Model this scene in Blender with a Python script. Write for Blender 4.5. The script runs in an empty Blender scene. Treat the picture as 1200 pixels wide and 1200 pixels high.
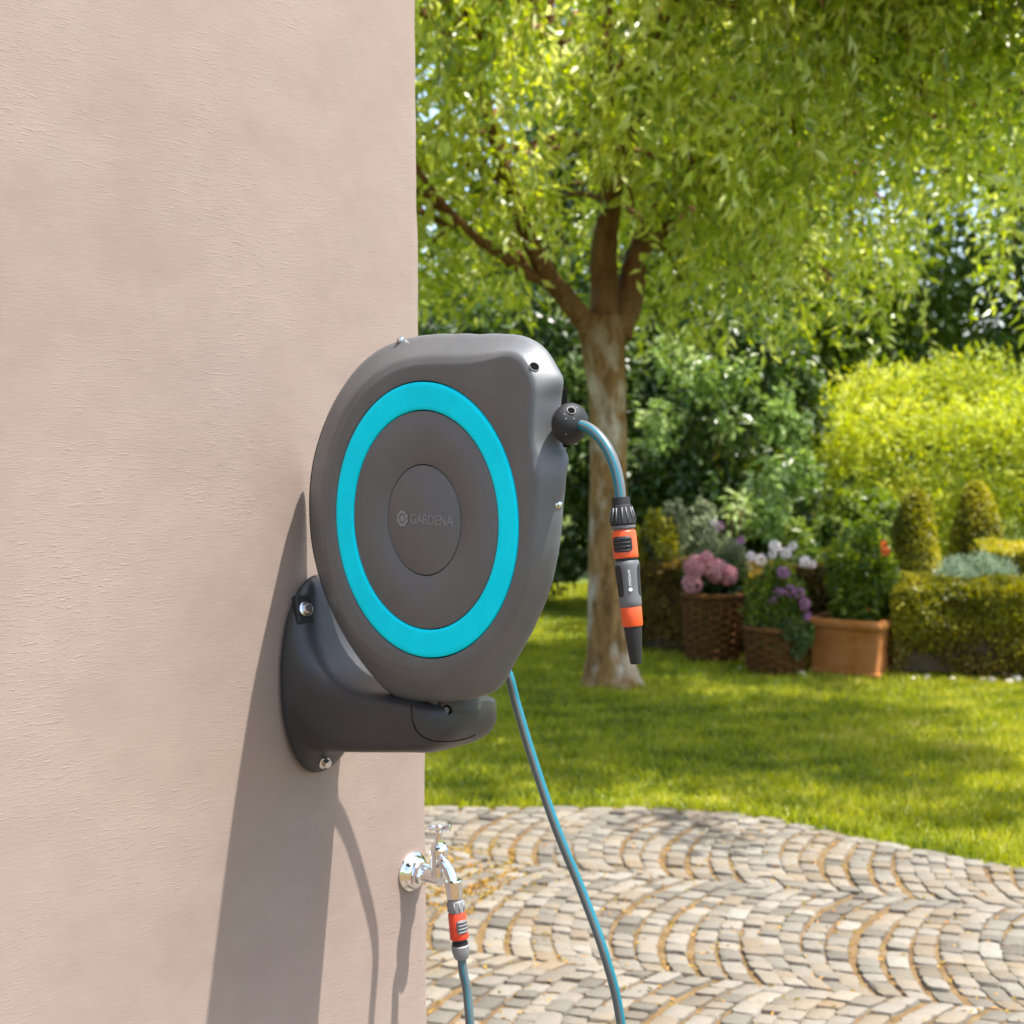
import bpy, bmesh, math, random
import numpy as np
from mathutils import Vector, Matrix, Quaternion
rng = np.random.default_rng(7); random.seed(7)
scn = bpy.context.scene
# ---------------------------------------------------------------- camera, sky, sun, exposure
FPX = 1800.0; PITCH = math.atan(100 / FPX); EYE = 1.45
cam_d = bpy.data.cameras.new('camera'); cam = bpy.data.objects.new('camera', cam_d)
scn.collection.objects.link(cam); scn.camera = cam
cam.location = (0, 0, EYE); cam.rotation_euler = (math.pi / 2 - PITCH, 0, 0)
cam_d.sensor_width = 36; cam_d.lens = 36 * FPX / 1200; cam_d.clip_start = 0.05; cam_d.clip_end = 1000
cam_d.dof.use_dof = True; cam_d.dof.focus_distance = 1.74; cam_d.dof.aperture_fstop = 8.8
scn.render.resolution_x = 1024; scn.render.resolution_y = 1024
NW = np.array([0.788, -0.6157, 0.0])          # outward normal of the house wall
TW = np.array([0.6157, 0.788, 0.0])           # along the wall, away from the camera
ZZ = np.array([0, 0, 1.0])
S = NW + 0.36 * TW + 2.8 * ZZ; S /= np.linalg.norm(S)      # towards the sun
world = bpy.data.worlds.new('World'); scn.world = world; world.use_nodes = True
wn = world.node_tree.nodes; wl = world.node_tree.links
bg = wn['Background']; sky = wn.new('ShaderNodeTexSky'); sky.sky_type = 'NISHITA'; sky.sun_disc = False
sky.sun_elevation = math.asin(S[2]); sky.sun_rotation = math.atan2(S[0], S[1])
sky.air_density = 1.0; sky.dust_density = 2.5; sky.ozone_density = 1.0
wl.new(sky.outputs[0], bg.inputs[0]); bg.inputs[1].default_value = 0.15
sun_d = bpy.data.lights.new('sun', 'SUN'); sun = bpy.data.objects.new('sun', sun_d); scn.collection.objects.link(sun)
sun_d.energy = 4.1; sun_d.angle = math.radians(0.5); sun_d.color = (1.0, 0.955, 0.89)
sun.rotation_euler = Vector(S).to_track_quat('Z', 'Y').to_euler()
sun.location = (6, -3, 12)
scn.view_settings.view_transform = 'Standard'; scn.view_settings.look = 'None'
scn.view_settings.exposure = 1.5; scn.view_settings.gamma = 1
scn.view_settings.use_curve_mapping = False

# ---------------------------------------------------------------- helpers
UP = np.array([0, math.sin(PITCH), math.cos(PITCH)]); FW = np.array([0, math.cos(PITCH), -math.sin(PITCH)])
C0 = np.array([0, 0, EYE])
def ray(px, py): return FW + (px - 600) / FPX * np.array([1.0, 0, 0]) - (py - 600) / FPX * UP
def at(px, py, y):
    r = ray(px, py); return C0 + r * (y / r[1])
def hit(px, py, p, n):
    r = ray(px, py); return C0 + r * (np.dot(p - C0, n) / np.dot(r, n))
def ground(px, py, z=0.0): return hit(px, py, np.array([0, 0, z]), ZZ)
def A(*v): return np.array(v, float)
def nrm(v): v = np.asarray(v, float); return v / (np.linalg.norm(v, axis=-1, keepdims=True) + 1e-12)

def root_of(o):
    off = np.zeros(3)
    while o is not None: off += np.array(o.location); o = o.parent
    return off
def empty(name, loc, label=None, cat=None, group=None):
    o = bpy.data.objects.new(name, None); scn.collection.objects.link(o); o.location = tuple(loc)
    o.empty_display_size = 0.1; tag(o, label, cat, group); return o
def tag(o, label=None, cat=None, group=None, kind=None):
    for k, v in (('label', label), ('category', cat), ('group', group), ('kind', kind)):
        if v: o[k] = v
    return o
def make(name, V, Fc, mats, parent=None, smooth=False, midx=None, attr=None, sharp=None, origin=None):
    """one mesh object; V is in world coordinates"""
    V = np.asarray(V, float).reshape(-1, 3)
    if parent is not None: off = root_of(parent)
    else: off = np.zeros(3) if origin is None else np.asarray(origin, float)
    V = V - off
    me = bpy.data.meshes.new(name)
    if isinstance(Fc, np.ndarray) and Fc.ndim == 2:
        nf, k = Fc.shape
        me.vertices.add(len(V)); me.vertices.foreach_set('co', V.astype(np.float32).ravel())
        me.loops.add(nf * k); me.loops.foreach_set('vertex_index', Fc.astype(np.int32).ravel())
        me.polygons.add(nf); me.polygons.foreach_set('loop_start', np.arange(0, nf * k, k, dtype=np.int32))
        me.polygons.foreach_set('loop_total', np.full(nf, k, np.int32)); me.update(calc_edges=True)
    else:
        me.from_pydata([tuple(v) for v in V], [], [tuple(int(i) for i in f) for f in Fc])
    if not isinstance(mats, (list, tuple)): mats = [mats]
    for m in mats: me.materials.append(m)
    n = len(me.polygons)
    if midx is not None: me.polygons.foreach_set('material_index', np.asarray(midx, np.int32))
    me.polygons.foreach_set('use_smooth', np.full(n, bool(smooth)))
    if attr is not None:
        a = me.attributes.new('rnd', 'FLOAT', 'POINT'); a.data.foreach_set('value', np.asarray(attr, np.float32))
    if sharp is not None and smooth:
        me.set_sharp_from_angle(angle=math.radians(sharp))
    o = bpy.data.objects.new(name, me); scn.collection.objects.link(o)
    if parent is not None: o.parent = parent
    elif origin is not None: o.location = tuple(off)
    return o
def smoothpath(P, n=12):
    P = np.asarray(P, float); out = []
    Q = np.vstack([2 * P[0] - P[1], P, 2 * P[-1] - P[-2]])
    for i in range(1, len(Q) - 2):
        for k in range(n):
            t = k / n; a, b, c, d = Q[i - 1], Q[i], Q[i + 1], Q[i + 2]
            out.append(0.5 * (2 * b + (c - a) * t + (2 * a - 5 * b + 4 * c - d) * t * t + (3 * b - a - 3 * c + d) * t ** 3))
    out.append(Q[-2]); return np.array(out)
def tube(P, R, k=12, ref=None, caps=True, jit=0.0):
    P = np.asarray(P, float); n = len(P); R = np.broadcast_to(np.asarray(R, float), (n,))
    T = nrm(np.gradient(P, axis=0))
    if ref is None:
        r = A(0, 0, 1) if abs(T[0][2]) < 0.9 else A(1, 0, 0)
        N = np.zeros((n, 3)); cur = nrm(r - T[0] * np.dot(r, T[0]))
        for i in range(n):
            cur = nrm(cur - T[i] * np.dot(cur, T[i])); N[i] = cur
    else:
        N = nrm(ref - T * (T @ ref)[:, None])
    B = np.cross(T, N); a = np.arange(k) * 2 * math.pi / k
    rr = R[:, None] * (1 + (jit * (rng.random((n, k)) - .5) if jit else 0))
    V = P[:, None] + rr[..., None] * (np.cos(a)[None, :, None] * N[:, None] + np.sin(a)[None, :, None] * B[:, None])
    F = []
    for i in range(n - 1):
        for j in range(k):
            F.append((i * k + j, i * k + (j + 1) % k, (i + 1) * k + (j + 1) % k, (i + 1) * k + j))
    if caps: F.append(tuple(range(k))[::-1]); F.append(tuple(range((n - 1) * k, n * k)))
    return V.reshape(-1, 3), F
def lathe(p, ax, prof, k=32, ribs=0, ribd=0.0, ref=None, sq=1.0):
    """prof: (distance along ax, radius)"""
    ax = nrm(ax); r = A(0, 0, 1) if abs(ax[2]) < 0.9 else A(1, 0, 0)
    if ref is not None: r = ref
    N = nrm(r - ax * np.dot(r, ax)); B = np.cross(ax, N)
    V = []; F = []; a = np.arange(k) * 2 * math.pi / k
    for (h, R) in prof:
        rad = R * (1 - (ribd * (np.arange(k) % 2) if ribs else 0))
        V.append(p + ax * h + (rad * np.cos(a))[:, None] * N + (rad * np.sin(a) * sq)[:, None] * B)
    V = np.concatenate(V)
    for i in range(len(prof) - 1):
        for j in range(k): F.append((i * k + j, i * k + (j + 1) % k, (i + 1) * k + (j + 1) % k, (i + 1) * k + j))
    F.append(tuple(range(k))[::-1]); F.append(tuple(range((len(prof) - 1) * k, len(prof) * k)))
    return V, F
def join(parts):
    V = []; F = []; n = 0
    for v, f in parts:
        V.append(np.asarray(v)); F += [tuple(i + n for i in q) for q in f]; n += len(v)
    return np.concatenate(V), F
def obox(c, ax, ay, az, hx, hy, hz, bev=0.0):
    V = []
    for sz in (-1, 1):
        for sy in (-1, 1):
            for sx in (-1, 1): V.append(c + ax * hx * sx + ay * hy * sy + az * hz * sz)
    F = [(0, 2, 3, 1), (4, 5, 7, 6), (0, 1, 5, 4), (2, 6, 7, 3), (0, 4, 6, 2), (1, 3, 7, 5)]
    return np.array(V), F
def bevel(o, w, seg=2, ang=35):
    m = o.modifiers.new('bevel', 'BEVEL'); m.width = w; m.segments = seg; m.limit_method = 'ANGLE'; m.angle_limit = math.radians(ang)
    return o
def smoothnoise(P, s, seed=0):
    """cheap smooth 3-D noise from a few sines"""
    r = np.random.default_rng(seed); out = 0
    for i in range(6):
        d = r.normal(size=3); d /= np.linalg.norm(d); f = s * (0.7 + r.random() * 1.3)
        out = out + np.sin(P @ d * f + r.random() * 6.28)
    return out / 3.5

# ---------------------------------------------------------------- materials
def mat(name, col=(.5, .5, .5), rough=.5, metal=0.0, spec=.5, coat=0.0):
    m = bpy.data.materials.new(name); m.use_nodes = True; b = m.node_tree.nodes['Principled BSDF']
    b.inputs['Base Color'].default_value = (*col, 1); b.inputs['Roughness'].default_value = rough
    b.inputs['Metallic'].default_value = metal; b.inputs['Specular IOR Level'].default_value = spec
    b.inputs['Coat Weight'].default_value = coat
    return m
def nodes(m): return m.node_tree.nodes, m.node_tree.links, m.node_tree.nodes['Principled BSDF']
def coords(m, scale=(1, 1, 1), rot=(0, 0, 0), kind='Object'):
    n, l, b = nodes(m); tc = n.new('ShaderNodeTexCoord'); mp = n.new('ShaderNodeMapping')
    mp.inputs['Scale'].default_value = scale; mp.inputs['Rotation'].default_value = rot
    l.new(tc.outputs[kind], mp.inputs[0]); return mp.outputs[0]
def noise(m, vec, scale, detail=4, rough=.55, dist=0.0):
    n, l, b = nodes(m); t = n.new('ShaderNodeTexNoise'); t.inputs['Scale'].default_value = scale
    t.inputs['Detail'].default_value = detail; t.inputs['Roughness'].default_value = rough
    t.inputs['Distortion'].default_value = dist; l.new(vec, t.inputs['Vector']); return t.outputs['Fac']
def ramp(m, fac, stops):
    n, l, b = nodes(m); r = n.new('ShaderNodeValToRGB'); e = r.color_ramp.elements
    while len(e) < len(stops): e.new(.5)
    for el, (p, c) in zip(e, stops): el.position = p; el.color = (*c, 1) if len(c) == 3 else c
    l.new(fac, r.inputs[0]); return r.outputs[0]
def mixc(m, fac, a, b_):
    n, l, b = nodes(m); x = n.new('ShaderNodeMix'); x.data_type = 'RGBA'
    for sock, v in ((x.inputs[0], fac), (x.inputs[6], a), (x.inputs[7], b_)):
        if isinstance(v, (int, float)): sock.default_value = v
        elif isinstance(v, tuple): sock.default_value = (*v, 1)
        else: l.new(v, sock)
    return x.outputs[2]
def bump(m, h, strength=.3, dist=.01, prev=None):
    n, l, b = nodes(m); x = n.new('ShaderNodeBump'); x.inputs['Strength'].default_value = strength
    x.inputs['Distance'].default_value = dist; l.new(h, x.inputs['Height'])
    if prev is not None: l.new(prev, x.inputs['Normal'])
    l.new(x.outputs[0], b.inputs['Normal']); return x.outputs[0]
def attrib(m, name='rnd'):
    n, l, b = nodes(m); x = n.new('ShaderNodeAttribute'); x.attribute_name = name; return x.outputs['Fac']

def plastic(name, col, rough=.45, grain=.25, spec=.5):
    m = mat(name, col, rough, spec=spec); n, l, b = nodes(m); v = coords(m)
    g1 = bump(m, noise(m, v, 1500, 2), grain, .0004); bump(m, noise(m, v, 520, 3, .7), grain * .5, .0006, g1)
    d = noise(m, v, 11, 7, .68); c_ = ramp(m, d, [(.32, tuple(x * .90 for x in col)), (.55, col), (.75, tuple(min(1, x * 1.08 + .004) for x in col))])
    l.new(c_, b.inputs['Base Color'])
    f = noise(m, v, 14, 4); l.new(ramp(m, f, [(.3, (rough - .06,) * 3), (.7, (rough + .07,) * 3)]), b.inputs['Roughness'])
    return m
M = {}
M['body'] = plastic('grey_plastic', (.100, .105, .109), .44, .5)
M['dark'] = plastic('dark_grey_plastic', (.022, .022, .024), .42, .3)
M['bracket'] = plastic('bracket_plastic', (.026, .027, .028), .42, .35)
M['cyan'] = plastic('cyan_plastic', (.0, .72, .90), .6, .12, .1)
M['black'] = mat('black_gap', (.004, .004, .004), 1.0, spec=.05)
M['orange'] = plastic('orange_plastic', (.62, .07, .01), .35, .1)
M['red'] = plastic('red_orange_plastic', (.60, .045, .015), .35, .1)
M['lgrey'] = plastic('light_grey_plastic', (.19, .19, .195), .45, .3)
M['mgrey'] = plastic('mid_grey_plastic', (.10, .10, .105), .4, .3)
M['soft'] = plastic('black_soft_grip', (.014, .014, .015), .55, .5, .35)
M['white'] = mat('white_print', (.75, .75, .75), .5)
M['chrome'] = mat('chrome', (.78, .79, .81), .07, 1.0)
M['steel'] = mat('steel', (.6, .6, .62), .22, 1.0)
M['hose'] = mat('hose_grey', (.085, .10, .105), .28, spec=.6)
M['teal'] = mat('hose_teal', (.0, .125, .175), .28, spec=.6)

# plaster wall
m = M['plaster'] = mat('pink_plaster', (.3, .25, .21), .85, spec=.25); n, l, b = nodes(m)
v = coords(m); big = noise(m, v, 1.7, 5, .6); med = noise(m, v, 9, 6, .65)
c1 = ramp(m, big, [(.3, (.220, .165, .136)), (.7, (.290, .226, .189))])
c2 = mixc(m, ramp(m, med, [(.4, (0, 0, 0)), (.8, (.45, .45, .45))]), c1, (.295, .24, .197))
l.new(c2, b.inputs['Base Color'])
wv = coords(m, (14, 14, 110), (0, math.radians(13), 0)); st = noise(m, wv, 3.0, 3, .6, 1.2)      # brush strokes
wv2 = coords(m, (60, 60, 420), (0, math.radians(-8), 0)); st2 = noise(m, wv2, 1.0, 2, .5, .8)
gate = ramp(m, noise(m, v, 3.4, 4, .6), [(.45, (.03,) * 3), (.65, (1,) * 3)])
mul = n.new('ShaderNodeMath'); mul.operation = 'MULTIPLY'
l.new(ramp(m, st2, [(.55, (0,) * 3), (.75, (1,) * 3)]), mul.inputs[0]); l.new(gate, mul.inputs[1])
b1 = bump(m, st, .11, .002); b2 = bump(m, mul.outputs[0], .26, .0018, b1); bump(m, noise(m, v, 5, 3), .35, .01, b2)

def leafmat(name, stops, trans=.45, rough=.4, gloss=.08, spec=None):
    m = bpy.data.materials.new(name); m.use_nodes = True; t = m.node_tree; nn = t.nodes; l = t.links
    b = nn['Principled BSDF']; b.inputs['Roughness'].default_value = rough
    b.inputs['Specular IOR Level'].default_value = .5 if spec is None else spec
    f = attrib(m); c = ramp(m, f, stops); l.new(c, b.inputs['Base Color'])
    tr = nn.new('ShaderNodeBsdfTranslucent'); hs = nn.new('ShaderNodeHueSaturation')
    hs.inputs['Hue'].default_value = .487; hs.inputs['Value'].default_value = 1.7; hs.inputs['Saturation'].default_value = 1.12
    l.new(c, hs.inputs['Color']); l.new(hs.outputs[0], tr.inputs[0])
    mx = nn.new('ShaderNodeMixShader'); mx.inputs[0].default_value = trans
    l.new(b.outputs[0], mx.inputs[1]); l.new(tr.outputs[0], mx.inputs[2]); l.new(mx.outputs[0], nn['Material Output'].inputs[0])
    return m
M['willow'] = leafmat('willow_leaf', [(0, (.07, .13, .012)), (.3, (.22, .31, .026)), (.6, (.44, .50, .06)), (.85, (.54, .58, .18)), (1, (.66, .68, .46))], .45, .34, spec=1.0)
M['darkleaf'] = leafmat('dark_leaf', [(0, (.02, .05, .008)), (.6, (.055, .10, .014)), (1, (.15, .21, .045))], .3, .35)
M['midleaf'] = leafmat('mid_leaf', [(0, (.05, .10, .012)), (.6, (.12, .18, .018)), (1, (.24, .28, .03))], .42, .4)
M['conifer'] = leafmat('conifer_leaf', [(0, (.14, .20, .016)), (.6, (.38, .43, .035)), (1, (.55, .55, .09))], .4, .5)
M['box'] = leafmat('box_leaf', [(0, (.09, .10, .008)), (.6, (.28, .27, .016)), (1, (.48, .42, .04))], .42, .42)
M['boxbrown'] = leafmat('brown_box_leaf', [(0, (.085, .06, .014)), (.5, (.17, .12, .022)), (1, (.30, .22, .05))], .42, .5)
M['paleleaf'] = leafmat('pale_glossy_leaf', [(0, (.10, .17, .03)), (.6, (.22, .32, .08)), (1, (.44, .50, .26))], .35, .25)
M['greyleaf'] = leafmat('grey_leaf', [(0, (.15, .21, .13)), (1, (.33, .40, .27))], .3, .6)
M['sage'] = leafmat('sage_leaf', [(0, (.12, .15, .07)), (1, (.26, .28, .16))], .3, .6)
M['pink'] = leafmat('pink_petal', [(0, (.50, .22, .24)), (1, (.68, .40, .40))], .35, .6)
M['whitep'] = leafmat('white_petal', [(0, (.66, .52, .55)), (1, (.8, .78, .76))], .35, .6)
M['purple'] = leafmat('purple_petal', [(0, (.24, .10, .24)), (1, (.50, .26, .42))], .35, .6)
M['yellowp'] = leafmat('yellow_petal', [(0, (.6, .38, .02)), (1, (.75, .55, .05))], .35, .6)
M['orangep'] = leafmat('orange_fruit', [(0, (.7, .09, .02)), (1, (.8, .15, .03))], .2, .5)
M['grass'] = leafmat('grass_blade', [(0, (.09, .14, .008)), (.5, (.31, .34, .022)), (.85, (.47, .46, .07)), (1, (.58, .50, .18))], .45, .42)
m = M['soil'] = mat('lawn_soil', (.045, .05, .015), .95); n, l, b = nodes(m); v = coords(m)
l.new(ramp(m, noise(m, v, 30, 5), [(.3, (.05, .075, .010)), (.7, (.12, .16, .02))]), b.inputs['Base Color'])
m = M['bark'] = mat('bark', (.2, .14, .09), .85, spec=.2); n, l, b = nodes(m); v = coords(m, (1, 1, .22))
bn = noise(m, v, 22, 7, .65, .6)
patch = ramp(m, noise(m, coords(m, (1, 1, .5)), 7, 5, .6), [(.50, (0,) * 3), (.66, (1,) * 3)])
ca = ramp(m, bn, [(.3, (.09, .045, .014)), (.55, (.26, .145, .05)), (.75, (.38, .26, .13))])
cb = ramp(m, bn, [(.3, (.34, .27, .18)), (.7, (.58, .51, .41))])
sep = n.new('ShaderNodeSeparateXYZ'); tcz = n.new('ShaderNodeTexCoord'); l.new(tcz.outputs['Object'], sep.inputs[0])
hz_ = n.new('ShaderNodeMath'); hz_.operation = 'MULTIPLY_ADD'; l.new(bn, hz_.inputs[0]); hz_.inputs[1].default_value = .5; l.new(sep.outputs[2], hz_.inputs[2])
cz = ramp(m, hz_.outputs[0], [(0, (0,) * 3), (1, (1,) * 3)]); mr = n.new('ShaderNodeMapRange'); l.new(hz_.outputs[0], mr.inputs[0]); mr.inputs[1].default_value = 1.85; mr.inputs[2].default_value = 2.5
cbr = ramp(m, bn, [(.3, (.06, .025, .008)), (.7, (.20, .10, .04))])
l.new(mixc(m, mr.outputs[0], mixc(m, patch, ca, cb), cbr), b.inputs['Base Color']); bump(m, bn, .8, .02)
m = M['branchbark'] = mat('branch_bark', (.12, .07, .035), .85, spec=.2); n, l, b = nodes(m); v = coords(m, (1, 1, .4))
bn = noise(m, v, 25, 6, .65, .6); l.new(ramp(m, bn, [(.3, (.06, .025, .008)), (.7, (.20, .10, .04))]), b.inputs['Base Color']); bump(m, bn, .6, .01)
m = M['twig'] = mat('dark_twigs', (.06, .04, .02), .9)
m = M['terracotta'] = mat('terracotta', (.42, .19, .085), .8, spec=.3); n, l, b = nodes(m); v = coords(m)
l.new(ramp(m, noise(m, v, 9, 6, .6), [(.3, (.30, .095, .012)), (.7, (.38, .16, .05))]), b.inputs['Base Color']); bump(m, noise(m, v, 90, 4), .3, .003)
m = M['wicker'] = mat('wicker', (.2, .11, .05), .9, spec=.2); n, l, b = nodes(m); v = coords(m)
l.new(ramp(m, noise(m, v, 40, 4, .6), [(.3, (.07, .026, .006)), (.7, (.17, .075, .02))]), b.inputs['Base Color'])

STONE = [(0, (.080, .071, .056)), (.15, (.118, .106, .084)), (.4, (.150, .135, .108)), (.62, (.178, .162, .132)), (.8, (.148, .116, .078)), (1, (.208, .192, .160))]
def stonemat(name, obj_info):
    m = mat(name, (.4, .4, .4), .7, spec=.35); n, l, b = nodes(m)
    tc = n.new('ShaderNodeNewGeometry'); v = tc.outputs['Position']
    if obj_info: x = n.new('ShaderNodeObjectInfo'); f = x.outputs['Random']
    else: f = attrib(m)
    c = ramp(m, f, STONE); s1 = noise(m, v, 55, 5, .65)
    c = mixc(m, ramp(m, s1, [(.5, (0,) * 3), (.75, (.55,) * 3)]), c, (.11, .09, .065))
    s2 = noise(m, v, 2.3, 4, .6)
    c = mixc(m, ramp(m, s2, [(.52, (0,) * 3), (.7, (.45,) * 3)]), c, (.20, .135, .06))
    l.new(c, b.inputs['Base Color']); bump(m, s1, .5, .006); return m
M['stone'] = stonemat('granite_sett', True); M['stone2'] = stonemat('granite_sett_joined', False)
m = M['joint'] = mat('sandy_joint', (.2, .14, .07), .95); n, l, b = nodes(m); v = coords(m)
l.new(ramp(m, noise(m, v, 14, 6, .7), [(.3, (.05, .03, .013)), (.5, (.12, .07, .022)), (.7, (.17, .125, .06))]), b.inputs['Base Color'])
bump(m, noise(m, v, 150, 3), .5, .004)

# ---------------------------------------------------------------- reel frame of reference
phi = math.radians(45.64); RU = A(math.cos(phi), -math.sin(phi), 0); RM = A(-math.sin(phi), -math.cos(phi), 0)
RC = at(493.5, 609.3, 1.8)
PIV = RC - 0.080 * RM
WALLP = PIV - 0.275 * NW; WALLP[2] = 0
def onwall(px, py): return hit(px, py, WALLP, NW)
def w2(P): d = P - WALLP; return np.dot(d, TW), P[2]

# ---------------------------------------------------------------- ground, patio, wall
zoff = lambda x, y: 0
X = np.array([-250, -40, -12, -6, 0, 6, 12, 40, 250.]); Y = np.array([-60, -10, 0, 6, 12, 20, 40, 120, 400.])
V = [(x, y, -0.012) for y in Y for x in X]; nx = len(X)
F = [(j * nx + i, j * nx + i + 1, (j + 1) * nx + i + 1, (j + 1) * nx + i) for j in range(len(Y) - 1) for i in range(nx - 1)]
tag(make('lawn', V, F, M['soil']), kind='structure')
edge_px = [(430, 946), (502, 948), (620, 948), (750, 949), (830, 953), (900, 961), (1000, 983), (1100, 1003), (1200, 1020)]
EP = np.array([ground(*p)[:2] for p in edge_px])
EP = np.vstack([[-4.0, EP[0][1] + .1], EP, EP[-1] + [1.2, -.95], EP[-1] + [2.2, -2.4], EP[-1] + [2.6, -4.4]])
def edge_y(x): return np.interp(x, EP[:, 0], EP[:, 1])
poly = [(x, y + .03, -.001) for x, y in EP] + [(EP[-1][0], -4, -.001), (-4, -4, -.001)]
patio = tag(make('patio', poly, [tuple(range(len(poly)))[::-1]], M['joint']), kind='structure')

# house wall: a thick block, its right corner slightly uneven
t_edge = [w2(onwall(px, py)) for px, py in ((484, -260), (489, 0), (490.5, 200), (493.5, 390), (499, 700), (500.5, 880), (502.5, 1200), (504, 1700))]
zs = np.array([q[1] for q in t_edge])[::-1]; ts = np.array([q[0] for q in t_edge])[::-1]
zg = np.concatenate([[0.0], np.linspace(.25, 2.6, 160), [4.2]])
V = []; F = []
prof = [(-5.0, 0), (-2.5, 0)] + [(s, 0) for s in np.linspace(-1.2, -.02, 14)] + [(-.007, -.0006), (-.003, -.0022), (-.0008, -.0045), (0, -.008), (0.004, -.4), (0.004, -4.0), (-5.0, -4.0)]
for z in zg:
    te = np.interp(z, zs, ts) + .0012 * math.sin(z * 23) * math.sin(z * 5.1) + .0009 * math.sin(z * 61 + 1) * math.sin(z * 17)
    for s, q in prof: V.append((s + (te if s > -2 else 0), q, z))
k = len(prof)
for j in range(len(zg) - 1):
    for i in range(k): F.append((j * k + i, j * k + (i + 1) % k, (j + 1) * k + (i + 1) % k, (j + 1) * k + i))
F.append(tuple(range(k))[::-1]); F.append(tuple(range((len(zg) - 1) * k, len(zg) * k)))
wall = make('house_wall', V, F, M['plaster'], smooth=True, sharp=60)
# local x along the wall, local y outwards
wall.matrix_world = Matrix(((TW[0], -NW[0] * -1, 0, WALLP[0]), (TW[1], NW[1], 0, WALLP[1]), (0, 0, 1, 0), (0, 0, 0, 1)))
bm = bmesh.new(); bm.from_mesh(wall.data); bmesh.ops.recalc_face_normals(bm, faces=bm.faces); bm.to_mesh(wall.data); bm.free()
tag(wall, 'pale pink brushed plaster wall of the house filling the left side', 'wall')

# setts laid in arcs
P0 = A(.05, 4.55); ta = math.radians(-17); BA = A(math.cos(ta), math.sin(ta)); BB = A(-math.sin(ta), math.cos(ta))
per = .86; sp = .067; cell = []
def arc(v):                       # v in 0..1 across a band: bow towards -a in the middle
    return -.105 * (1 - (2 * v - 1) ** 2) ** .9
for bnd in range(-5, 5):
    for c in range(-70, 75):
        nst = 12
        for s in range(nst):
            jj = lambda i: (i + .3 * math.sin(i * 5.1 + c * 3.7 + bnd)) / nst if 0 < i < nst else i / nst; v0 = jj(s); v1 = jj(s + 1); vm = (v0 + v1) / 2
            ln = .0
            a0 = c * sp + (bnd % 2) * sp * .5 + .0035 * math.sin(c * 2.399 + bnd); off = (s % 1)
            wob = .006 * rng.normal(); q = lambda v, da: P0 + BA * (a0 + da + arc(v) + .02 * math.sin(c * .7 + bnd * 2 + v * 3)) + BB * ((bnd - .5 + v) * per)
            quad = np.array([q(v0, 0), q(v0, sp), q(v1, sp), q(v1, 0)]); ctr = quad.mean(0)
            if ctr[1] > edge_y(ctr[0]) - .03 or ctr[1] < 1.2 or ctr[0] < -1.5 or ctr[0] > 4: continue
            if np.dot(ctr - WALLP[:2], NW[:2]) < .06 and np.dot(ctr - WALLP[:2], TW[:2]) < .5: continue
            px = 600 + FPX * ctr[0] / ctr[1]
            cell.append((ctr, quad))
# a course of edging stones along the grass
ex = -1.2
while ex < EP[-1][0] - .1:
    y = edge_y(ex); dy = (edge_y(ex + .05) - edge_y(ex - .05)) / .1; d = nrm(A(1, dy)); nn_ = A(-d[1], d[0]); c = A(ex, y - .02)
    L = .05 + random.random() * .02
    cell.append((c, np.array([c - d * L - nn_ * .036, c + d * L - nn_ * .036, c + d * L + nn_ * .036, c - d * L + nn_ * .036])))
    ex += (2 * L + .006) * d[0]
def stone_geo(quad, ctr, z0, dome):
    """chipped sett: skirt, shoulder, top ring and a raised centre"""
    q = quad - ctr; rings = []
    for sc, z in ((.91, -.03), (.94, -.004), (.85, .0085), (.5, .0125)):
        pts = []
        for i in range(4):
            a, b_ = q[i], q[(i + 1) % 4]
            for t in (.12, .5, .88): pts.append(A(*((a * (1 - t) + b_ * t) * sc), z))
        pts = np.array(pts); pts[:, :2] += (rng.random((12, 2)) - .5) * .006; rings.append(pts)
    V = np.concatenate(rings + [A(0, 0, .012 + dome)[None]])
    F = []
    for r in range(3):
        for j in range(12): F.append((r * 12 + j, r * 12 + (j + 1) % 12, (r + 1) * 12 + (j + 1) % 12, (r + 1) * 12 + j))
    for j in range(12): F.append((36 + j, 36 + (j + 1) % 12, 48))
    return V, F
vis = []
for i, (c, q) in enumerate(cell):
    sx = 600 + FPX * c[0] / c[1]; sy = 500 + FPX * EYE / c[1]
    inside = 485 < sx < 1215 and sy < 1215
    vis.append((-1 if not inside else 1 / c[1] ** 3, i))
vis.sort(reverse=True); near = set(i for _, i in vis[:300])
sv = []; sf = []; sa = []; ns = 0
for i, (c, q) in enumerate(cell):
    mid = q.mean(0); z = (rng.random() - .5) * .010; V, F = stone_geo(q, mid, 0, rng.random() * .002)
    tilt = (rng.random(2) - .5) * .09
    V[:, 2] += V[:, :2] @ tilt + z - .002; V[:, :2] += mid
    if i in near:
        o = make('cobblestone', V, F, M['stone'], patio, smooth=True, sharp=40)
    else:
        sv.append(V); sf += [tuple(k + ns for k in f) for f in F]; sa.append(np.full(len(V), rng.random())); ns += len(V)
tag(make('cobblestone', np.concatenate(sv), sf, M['stone2'], patio, smooth=True, attr=np.concatenate(sa), sharp=40), kind='stuff')

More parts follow.
